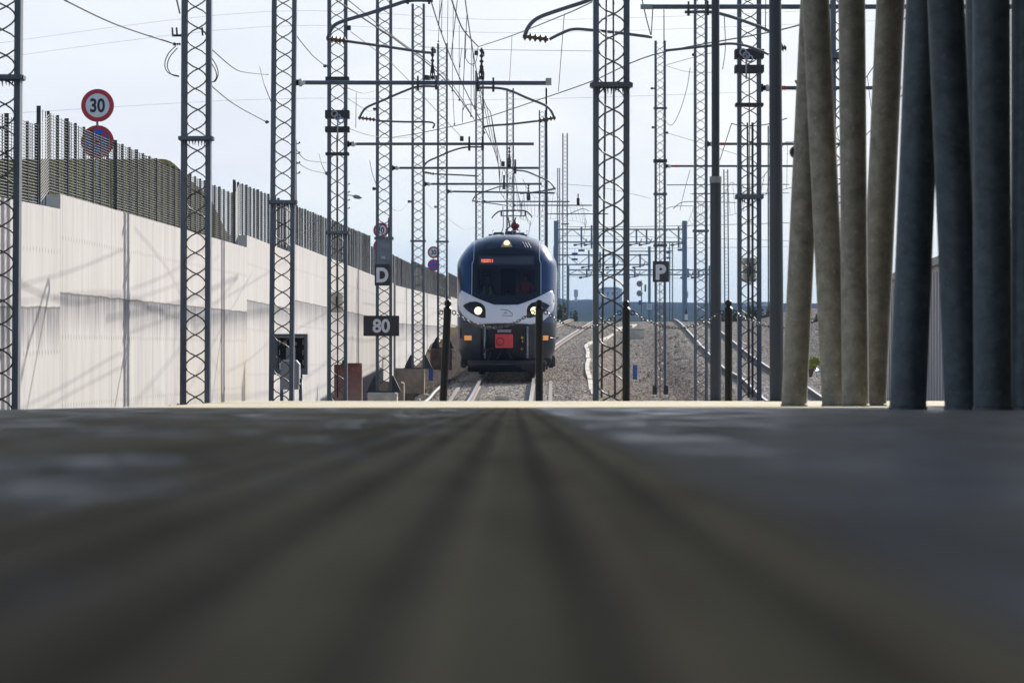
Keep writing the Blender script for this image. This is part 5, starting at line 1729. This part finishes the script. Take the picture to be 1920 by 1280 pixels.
wire([(640, -10, 130), (742, 72, 105), (838, 146, 90), (890, 226, 72)], .008, 'thin cable following the double stay cable')
wire([(658, 60, 104), (735, 120, 96), (802, 190, 90), (864, 256, 84)], .006, 'thin slanting wire ending at the block on the third beam')
wire([(780, 251, 84), (886, 228, 92), (1014, 186, 104), (1111, 152, 116), (1225, 103, 132), (1437, 62, 150), (1510, 44, 158)], .009, 'long contact wire rising right across the sky through the widest mast')
wire([(735, 258, 80), (780, 251, 84)], .007, 'short wire left of the long contact wire')
wire([(785, 88, 60), (900, 93, 60), (1110, 96, 62)], .007, 'level earth wire along the tops of the far masts')
wire([(1250, 122, 60), (1300, 108, 66), (1345, 97, 74)], .008, 'wire from the P board mast up right to the round pole')
wire([(1247, 123, 60), (1290, 135, 64), (1345, 136, 72)], .006, 'slack wire from the P board mast towards the round pole')
wire([(1252, 250, 60), (1300, 264, 66), (1390, 292, 80)], .006, 'wire falling right from the bracket of the P board mast')
wire([(1294, 128, 68), (1288, 165, 67), (1276, 205, 66), (1264, 230, 64), (1254, 234, 62), (1243, 216, 60)], .009, 'looping jumper cable right of the P board mast')
wire([(1372, 232, 110), (1400, 237, 112), (1440, 233, 114), (1475, 222, 116)], .009, 'slack cable through the mast with large collars')
wire([(1372, 231, 110), (1362, 262, 104), (1350, 300, 98)], .008, 'dropper slanting left behind the round pole')
wire([(1294, 319, 60), (1284, 355, 58), (1275, 394, 56)], .009, 'dropper slanting down left of the lattice mast by the round pole')
wire([(1358, 30, 140), (1360, 90, 130), (1355, 130, 125)], .006, 'dropper right of the round pole under the top beam')
wire([(1203, -4, 140), (1212, 35, 140), (1221, 68, 140)], .008, 'left dropper meeting the top of the P board mast')
wire([(1224, 18, 146), (1221, 68, 140)], .007, 'middle dropper under the green beam end')
wire([(1245, 18, 146), (1245, 80, 146)], .007, 'right dropper under the green beam end')
wire([(960, 68, 95), (955, 160, 90)], .005, 'pair dropper above the arm right of the tall post insulator')
wire([(1058, 28, 122), (1047, 172, 108)], .006, 'long dropper left of the widest mast')
wire([(1435, 60, 150), (1436, -5, 150)], .006, 'dropper beside the thick round pole')
wire([(487, 125, 128), (496, 160, 130), (510, 195, 130)], .006, 'short jumper left of the third mast')
wire([(598, 288, 105), (604, 310, 106), (614, 330, 106)], .006, 'short jumper left of the barrel weight mast')
wire([(693, 300, 86), (698, 325, 86), (705, 345, 86)], .006, 'short jumper left of the D board mast')
wire([(668, 174, 100), (667, 240, 100)], .006, 'dropper right of the barrel weight mast')
wire([(330, -5, 165), (337, 25, 160)], .01, 'short thick wire at the top of the second mast')
for i, (y0_, y1_, lab) in enumerate(((14, 38, 'faint high power line, topmost of the far lines'), (42, 62, 'faint high power line, second of the far lines'), (158, 186, 'faint low power line crossing behind the masts'))):
    wire([(-60, y0_ + 60 if i == 2 else y0_ + 75, 14), (500, y0_ + (28 if i == 2 else 8), 14), (1000, y1_, 14), (1700, y1_ - 25, 14)], .016, lab)
# overhead line of each track: messenger, contact wire and droppers
def overhead(fx, z0, z1, spans, label, hc=5.25):
    t = thing('overhead_line', label, 'overhead line', (fx(z0), z0, railz(z0) + hc), 'overhead lines above the tracks')
    zz = [z0 + 3 * i for i in range(int((z1 - z0) / 3) + 1)]
    m_ = MB(); m_.tube([Vector((fx(z) + .15 * math.sin(z * .09), z, railz(z) + hc)) for z in zz], .008, 5); m_.build('contact_wire', M['wire'], t, smooth=True)
    def mz(z):
        for a, b in zip(spans, spans[1:]):
            if a <= z <= b:
                f = (z - a) / (b - a); return (railz(a) * (1 - f) + railz(b) * f) + hc + 1.25 - 3.2 * f * (1 - f) * min(1, (b - a) / 60)
        return railz(z) + hc + 1.0
    m_ = MB(); m_.tube([Vector((fx(z) + .05 * math.sin(z * .05), z, mz(z))) for z in zz], .009, 5); m_.build('messenger_wire', M['wire'], t, smooth=True)
    z = z0 + 4
    while z < z1:
        a = Vector((fx(z) + .05 * math.sin(z * .05), z, mz(z))); b = Vector((fx(z) + .15 * math.sin(z * .09), z, railz(z) + hc))
        if a.z - b.z > .1:
            m_ = MB(); m_.tube([a, b], .0055, 4); m_.sphere(a.lerp(b, .25), .014, 6); m_.sphere(b, .012, 6); m_.build('dropper', M['wire'], t)
        z += 5.5
    return t
o_t1 = overhead(T1x, 50, 262, [50, 61.5, 93, 140, 195, 262], 'contact and messenger wires over the train with hanging droppers')
overhead(T2x, 50, 268, [50, 66, 111, 160, 215, 268], 'contact and messenger wires over the right hand track')
overhead(T3x, 156, 268, [156, 195, 235, 268], 'contact and messenger wires over the bending branch track')

for x0, ya, x1, yb in ((825, -5, 822, 78), (829, -5, 828, 60), (840, -5, 838, 140), (850, 5, 848, 170), (848, 150, 852, 233), (861, 48, 861, 188), (872, 64, 868, 205), (884, 75, 883, 218), (866, 90, 862, 125)):
    m_ = MB(); m_.tube([P(x0, ya, 92), P(x1, yb, 92)], .0055, 4); m_.sphere(P(x1, yb, 92), .02, 6); m_.build('dropper', M['wire'], o_t1)
m_ = MB(); m_.tube(smooth_pts([P(x, y, 92) for x, y in ((874, 92), (873, 108), (881, 120), (891, 118), (895, 104), (896, 90))]), .008, 6); m_.build('jumper_loop', M['wire'], o_t1, smooth=True)
m_ = MB(); m_.tube(smooth_pts([P(x, y, 92) for x, y in ((867, 230), (868, 206), (878, 196), (890, 200), (894, 212))]), .008, 6); m_.build('jumper_loop', M['wire'], o_t1, smooth=True)
# ------------------------------------------------------------------ slim poles and street poles
b = P(1025, 560, 55); 
m_ = MB(); m_.tube([Vector((b.x, b.y, .6)), Vector((b.x + .0, b.y, P(1025, 165, 55).z))], .042, 12)
tag(m_.build('slim_pole', M['pole'], origin=(b.x, b.y, .6), smooth=True), 'slim solid pole rising to the end of the highest complete beam, right of the train', 'pole')
for px, w_, y0_, s, lab, lamp in ((553.5, 6.5, 262, 62, 'wooden pole behind the wall, right of the third mast', False), (648.5, 6.5, 340, 50, 'wooden pole with a street lamp arm behind the barrel weight mast', True)):
    b = P(px, 500, s); gz = ground(b.x, b.y)
    t = thing('street_pole', lab, 'pole', (b.x, b.y, gz), 'wooden poles on the street above the wall')
    zt = P(px, y0_, s).z
    m_ = MB(); m_.tube([Vector((b.x, b.y, gz)), Vector((b.x, b.y, zt))], [w_ / s / 2 * 1.1, w_ / s / 2 * .85], 14); m_.build('shaft', M['wood'], t, smooth=True)
    m_ = MB()
    for i in range(4):
        z = zt - .12 - .3 * i; m_.tube([Vector((b.x, b.y, z)), Vector((b.x + .12, b.y - .05, z))], .015, 6); m_.sphere(Vector((b.x + .13, b.y - .05, z + .03)), .03, 8)
    m_.build('insulator', M['mast_dark'], t, smooth=True)
    if lamp:
        p = P(655, 366, s); q = P(668, 368, s)
        m_ = MB(); m_.tube([Vector((b.x, b.y, p.z)), p, q], .018, 8); ar = m_.build('lamp_arm', M['galv'], t, smooth=True)
        m_ = MB(); a, c = P(662, 368, s), P(679, 371, s); d = (c - a)
        m_.tube([a, a + d * .2, a + d * .7, c], [.03, .075, .07, .02], 12); m_.build('lamp_head', M['cab_grey'], ar, smooth=True)

# ------------------------------------------------------------------ far portals, signals, boards
def portal(x0, x1, ytop, yb0, yb1, s, wcol, label, posts_y):
    base = P(x0, 600, s); gz = ground(base.x, base.y) - .2
    t = thing('line_portal', label, 'portal', (base.x, base.y, gz), 'portal frames over the far tracks')
    for x in (x0, x1):
        p = P(x, ytop, s)
        m_ = MB(); m_.box((p.x, p.y, (p.z + gz) / 2), (wcol / s, .3, p.z - gz)); m_.build('column', M['hazed_steel'], t)
    a, c = P(x0, yb0, s), P(x1, yb1, s)
    n = max(4, int((c.x - a.x) / 1.1)); r = 1.15 / s
    m_ = MB()
    for yy in (-.25, .25):
        for z in (a.z, c.z): m_.tube([Vector((a.x, a.y + yy, z)), Vector((c.x, a.y + yy, z))], r, 6)
        for i in range(n):
            xa = a.x + (c.x - a.x) * i / n; xb = a.x + (c.x - a.x) * (i + 1) / n
            m_.tube([Vector((xa, a.y + yy, a.z if i % 2 else c.z)), Vector((xb, a.y + yy, c.z if i % 2 else a.z))], r * .55, 5)
    m_.build('girder', M['truss'], t)
    m_ = MB()
    for x, dy in posts_y:
        p = P(x, yb0, s); m_.box((p.x, p.y - .35, p.z - (yb1 - yb0) / s / 2 - .1), (3.2 / s, .12, (yb1 - yb0 + dy) / s))
    m_.build('hanger', M['hazed_steel'], t)
    m_ = MB()
    for x, dy in posts_y:
        p = P(x - 14, yb1 + 6, s); q = P(x + 6, yb1 + 3, s); p.y -= .4; q.y -= .4
        m_.tube([p, q, P(x + 10, yb1 - 6, s)], 1.0 / s, 5); insulator(m_, p, P(x - 9, yb1 + 5, s), 2 / s, 3)
    m_.build('steady_arm', M['mast_dark'], t)
portal(1043, 1283.5, 414, 430, 454, 27, 9, 'nearest far portal with a lattice girder between two solid columns', [(1109, 20), (1193, 2), (1212, 2), (1272, 16), (1090, 14)])
portal(1040, 1217.5, 462, 478, 496, 20, 5, 'second far portal, its girder lower, left of the P board', [(1104, 22), (1150, 10), (1125, 14), (1200, 8)])
portal(1066, 1330, 498, 506, 515, 15, 3, 'farthest low portal frame close to the skyline', [(1100, 8), (1130, 8), (1190, 8), (1290, 8), (1310, 8)])
for pts, r, lab in (([(1060, 425, 24), (1200, 425, 26), (1480, 418, 30)], .02, 'level far wire just above the nearest portal'), ([(1050, 442, 20), (1300, 446, 20), (1480, 452, 20)], .02, 'level far wire across the nearest portal girder'),
                    ([(1050, 466, 18), (1290, 465, 18), (1480, 462, 18)], .02, 'level far wire below the nearest portal'), ([(1050, 520, 14), (1170, 516, 14), (1300, 524, 14)], .02, 'lowest far wire by the skyline'),
                    ([(1050, 345, 26), (1130, 352, 26), (1220, 372, 26)], .014, 'far wire sloping right from the lone mast'), ([(1250, 347, 30), (1400, 346, 30), (1480, 346, 30)], .03, 'far tube above the right tracks'),
                    ([(1295, 364, 28), (1400, 363, 28), (1480, 362, 28)], .025, 'second far tube above the right tracks'), ([(1262, 392, 25), (1278, 380, 25), (1310, 378, 25), (1380, 380, 25)], .03, 'far gooseneck arm right of the P board mast'),
                    ([(1240, 400, 22), (1258, 388, 22), (1300, 386, 22)], .025, 'small far gooseneck arm near the P board mast'), ([(1060, 405, 24), (1090, 392, 24), (1105, 396, 24)], .03, 'far gooseneck arm right of the lone mast')):
    wire(pts, r, lab)
for x0, y0_, x1, y1_, s, lab in ((1072, 474, 1083, 478, 20, 'small blue board right of the train, left one of a pair'), (1072, 484.5, 1083, 488.5, 20, 'small blue board right of the train, lower one'), (1084, 468, 1096, 472, 20, 'small blue board right of the train, upper one'),
                                 (1249, 472, 1257, 476, 20, 'blue board above the right corner of the P board'), (1249, 482, 1257, 486, 20, 'blue board touching the right corner of the P board'), (1270, 467, 1280, 471, 24, 'blue board on the left of the solid portal column')):
    a, c = P(x0, y0_, s), P(x1, y1_, s); a.y -= .5
    m_ = MB(); m_.bbox(((a.x + c.x)/2, a.y, (a.z + c.z)/2), (c.x - a.x, .05, a.z - c.z), .01)
    m_.tube([Vector(((a.x + c.x)/2, a.y + .05, c.z)), Vector(((a.x + c.x)/2, a.y + .05, a.z + .4))], .02, 6)
    tag(m_.build('line_board', M['blue_plate'], origin=((a.x + c.x)/2, a.y, c.z)), lab, 'board', 'small blue boards hanging on the far portals')
# signal with two round backs
s = 22; b = P(1203, 600, s); gz = ground(b.x, b.y) - .2
t = thing('railway_signal', 'far signal with two pale round discs on a thin post, left of the P board', 'signal', (b.x, b.y, gz))
m_ = MB(); m_.tube([Vector((b.x, b.y, gz)), P(1203, 525, s)], .05, 8); m_.build('post', M['mast'], t, smooth=True)
for y_ in (532, 550):
    c = P(1199, y_, s); m_ = MB(); m_.lathe(c + Vector((0,-.2,0)), c + Vector((0,1,0)), [(0, 5.6/s), (.04, 5.8/s), (.3, 4.5/s), (.34, .02)], 20); m_.build('signal_disc', M['cab_grey'], t)
m_ = MB(); c = P(1210, 540, s); m_.bbox(c, (.16, .2, .6), .02); m_.build('equipment_case', M['hazed_steel'], t)
m_ = MB(); c = P(1200, 567, s); m_.bbox(c, (.26, .05, .35), .01); m_.build('number_plate', M['blue_plate'], t)
for x0, y0_, x1, y1_, s, lab in ((1281, 546, 1290, 559, 25, 'white striped notice on the solid portal column'), (1213, 570, 1222, 580, 20, 'pale small notice low by the far signal')):
    a, c = P(x0, y0_, s), P(x1, y1_, s); a.y -= .4
    t = thing('notice_board', lab, 'notice', ((a.x + c.x)/2, a.y, c.z), 'pale notices near the crest')
    m_ = MB(); m_.bbox(((a.x + c.x)/2, a.y, (a.z + c.z)/2), (c.x - a.x, .04, a.z - c.z), .01); m_.build('panel', M['sign_white'], t)
    m_ = MB()
    for i in range(3): m_.box((a.x + (c.x - a.x) * (.25 + .25 * i), a.y - .023, (a.z + c.z)/2), ((c.x - a.x) * .09, .004, (a.z - c.z) * .7))
    m_.build('marking', M['mast_dark'], t)
    m_ = MB(); m_.tube([Vector(((a.x + c.x)/2, a.y + .05, a.z)), Vector(((a.x + c.x)/2, a.y + .05, ground(a.x, a.y) - .2))], .03, 6); m_.build('post', M['mast'], t, smooth=True)
c = P(1286, 600, 27); c.y -= .6
t = thing('distance_post', 'short white and black banded post at the foot of the solid portal column', 'marker post', (c.x, c.y, ground(c.x, c.y)))
m_ = MB(); gz = ground(c.x, c.y); zt = P(1286, 578, 27).z
for i in range(5): 
    z0_ = gz + (zt - gz) * i / 5; m_.tube([Vector((c.x, c.y, z0_)), Vector((c.x, c.y, z0_ + (zt - gz) / 5 - .005))], [.11, .11 if i < 4 else .03], 10, i % 2)
m_.build('shaft', [M['board_black'], M['sign_white']], t)

# far buildings on the skyline
def house(px0, px1, py0, py1, s, label, roof=True):
    a, c = P(px0, py0, s), P(px1, py1, s)
    gz = min(ground(a.x, a.y), c.z) - 2
    t = thing('far_building', label, 'building', ((a.x + c.x)/2, a.y, gz), 'buildings on the far skyline')
    w_ = c.x - a.x
    m_ = MB(); m_.box(((a.x + c.x)/2, a.y, (a.z + gz)/2), (w_, w_ * .6, a.z - gz)); m_.build('wall', M['far_wall'], t)
    if roof:
        m_ = MB(); m_.prism([(-w_*.54, 0), (w_*.54, 0), (w_*.3, w_*.10), (-w_*.3, w_*.10)], w_*.7, ((a.x + c.x)/2, a.y - w_*.35, a.z), (1,0,0), (0,0,1), (0,1,0)); m_.build('roof', M['far_roof'], t)
    for i in range(4):
        m_ = MB(); m_.box((a.x + w_ * (.2 + .2 * i), a.y - w_*.3 - .05, a.z - (a.z - c.z) * .4), (w_ * .08, .1, (a.z - c.z) * .3)); m_.build('window', M['window'], t)
house(1122, 1166, 543, 562, 3.6, 'long low building on the far skyline behind the widest mast')
house(1398, 1450, 566, 574, 4.0, 'low pale building on the far skyline right of the mast with large collars', False)
s = 3.6; c = P(1080, 543, s)
t = thing('water_tower', 'far water tower on the skyline right of the train', 'water tower', (c.x, c.y, ground(c.x, c.y)))
m_ = MB(); m_.tube([Vector((c.x, c.y, ground(c.x, c.y) - 1)), Vector((c.x, c.y, P(1080, 556, s).z))], 2.5 / s, 16); m_.build('shaft', M['far_wall'], t, smooth=True)
m_ = MB(); q = P(1080, 557, s); m_.lathe(q, q + Vector((0,0,1)), [(0, 2.6/s), (2/s, 4/s), (13/s, 4/s), (14.5/s, 2/s)], 20); m_.build('tank', M['far_wall'], t)

# ------------------------------------------------------------------ bushes
def bush(c, rx, ry, rz, n, leaf, mat, label, name='bush', group='bushes beyond the tracks'):
    c = Vector(c)
    t = thing(name, label, 'bush', c, group)
    m_ = MB(); cl = []
    for i in range(max(7, n // 90)):
        a, e, r = random.random() * 6.28, random.uniform(.1, 1.4), random.uniform(.35, .9)
        cl.append((Vector((rx * r * math.cos(a) * math.cos(e * .6), ry * r * math.sin(a) * math.cos(e * .6), rz * (.35 + .55 * r * math.sin(e)))), random.uniform(.22, .42)))
    for i in range(n):
        q, k = random.choice(cl)
        d = Vector((random.gauss(0, 1), random.gauss(0, 1), random.gauss(0, 1))); d.normalize(); d *= random.random() ** .45
        p = c + q + Vector((d.x * rx * k, d.y * ry * k, d.z * rz * k))
        if p.z < c.z: continue
        u = Vector((random.gauss(0,1), random.gauss(0,1), random.gauss(0,1))).normalized()
        v = u.orthogonal().normalized()
        w_ = u.cross(v)
        L_ = leaf * random.uniform(.6, 1.3)
        b = len(m_.v)
        m_.v += [p - v * L_, p + w_ * L_ * .5, p + v * L_, p - w_ * L_ * .5]
        m_.face((b, b+1, b+2, b+3))
    m_.build('foliage', M[mat], t)
    m_ = MB()
    for q, k in cl[:7]: m_.tube([c - Vector((0,0,.1)), c + q * .5 + Vector((0,0,.1)), c + q], [.05, .03, .012], 5)
    m_.build('stem', M['bark'], t)
def bush_at(px, py, s, wpx, hpx, n, leaf, mat, label, group='bushes beyond the tracks'):
    p = P(px, py, s); p.z = min(p.z, ground(p.x, p.y) + .15)
    bush(p, wpx / s / 2, wpx / s / 2, (hpx / s) + max(0, P(px, py, s).z - p.z), n, leaf, mat, label, group=group)
bush_at(1052, 600, 28, 26, 34, 1400, .09, 'leaf', 'dark green bush right behind the right side of the train')
bush_at(1072, 600, 25, 24, 18, 900, .09, 'leaf', 'low green bush under the lone far mast')
bush_at(1378, 615, 30, 26, 28, 1200, .08, 'leaf', 'green bush right of the round pole')
bush_at(1412, 612, 32, 34, 38, 1400, .08, 'leaf', 'leafy bush seen through the mast with large collars')
bush_at(1437, 620, 34, 26, 44, 900, .07, 'leaf_dry', 'thin dry shrub left of the thick round pole')
bush_at(1474, 625, 36, 30, 34, 900, .07, 'leaf_dry', 'dry shrub half hidden by the thick round pole')
bush_at(1521, 640, 40, 34, 46, 1500, .07, 'leaf_dry', 'reddish dry bush in the gap of the left tubes')
bush_at(1520, 684, 60, 40, 14, 900, .05, 'leaf_lime', 'yellow green low bush in the gap of the left tubes')
bush_at(1352, 604, 28, 22, 22, 800, .08, 'leaf_dry', 'brown shrub on the crest right of the round pole')
wd_ = MB()
for i in range(150):
    px = random.choice((random.uniform(1120, 1330), random.uniform(1150, 1290), random.uniform(690, 860))); s = F / random.uniform(92, 200)
    x, z = (px - 960) / s, F / s
    u = x - .0216 * (z - 110)
    if abs(x - T1x(z)) < 1.3 or abs(x - T2x(z)) < 1.2 or u < -5.2: continue
    gz = ground(x, z)
    for k in range(16):
        a_ = random.random() * 6.28; r_ = random.uniform(.02, .16); hgt = random.uniform(.06, .2)
        q = Vector((x + .07 * random.gauss(0, 1), z + .07 * random.gauss(0, 1), gz)); tip = q + Vector((r_ * math.cos(a_), r_ * math.sin(a_), hgt))
        sd_ = Vector((-math.sin(a_), math.cos(a_), 0)) * .012
        b = len(wd_.v); wd_.v += [q - sd_, q + sd_, tip]; wd_.face((b, b+1, b+2), i % 2)
wd_.build('weeds', [M['leaf_dry'], M['leaf']], kind='stuff')
# blue tarpaulin and the low kerb behind the left tubes
c = ground_hit(1521, 700); s = F / c.y
t = thing('blue_tarpaulin', 'crumpled blue sheet on the gravel in the gap of the left tubes', 'sheet', c)
m_ = MB(); n = 9
for i in range(n):
    for j in range(n):
        m_.v.append(c + Vector(((i / (n-1) - .5) * .7, (j / (n-1) - .5) * .6, .05 + .12 * math.sin(i * 1.7 + j) * math.cos(j * 1.3) * .7 + .14 * math.sin(math.pi * i / (n-1)) * math.sin(math.pi * j / (n-1)))))
for i in range(n - 1):
    for j in range(n - 1): m_.face((i*n+j, i*n+j+1, (i+1)*n+j+1, (i+1)*n+j))
m_.build('sheet', M['blue_plate'], t, smooth=True)

# ------------------------------------------------------------------ haze
hz = MB(); hz.box((0, 2220, 44), (5400, 4700, 96))
M['haze'] = bpy.data.materials.new('haze'); M['haze'].use_nodes = True
ht = M['haze'].node_tree
for n in list(ht.nodes): ht.nodes.remove(n)
ho = ht.nodes.new('ShaderNodeOutputMaterial'); hv = ht.nodes.new('ShaderNodeVolumePrincipled')
hv.inputs['Color'].default_value = (.46, .66, 1.0, 1)
hv.inputs['Density'].default_value = 1.4e-4
hv.inputs['Anisotropy'].default_value = 0.0
ht.links.new(hv.outputs[0], ho.inputs['Volume'])
hz.build('haze', M['haze'], kind='stuff')
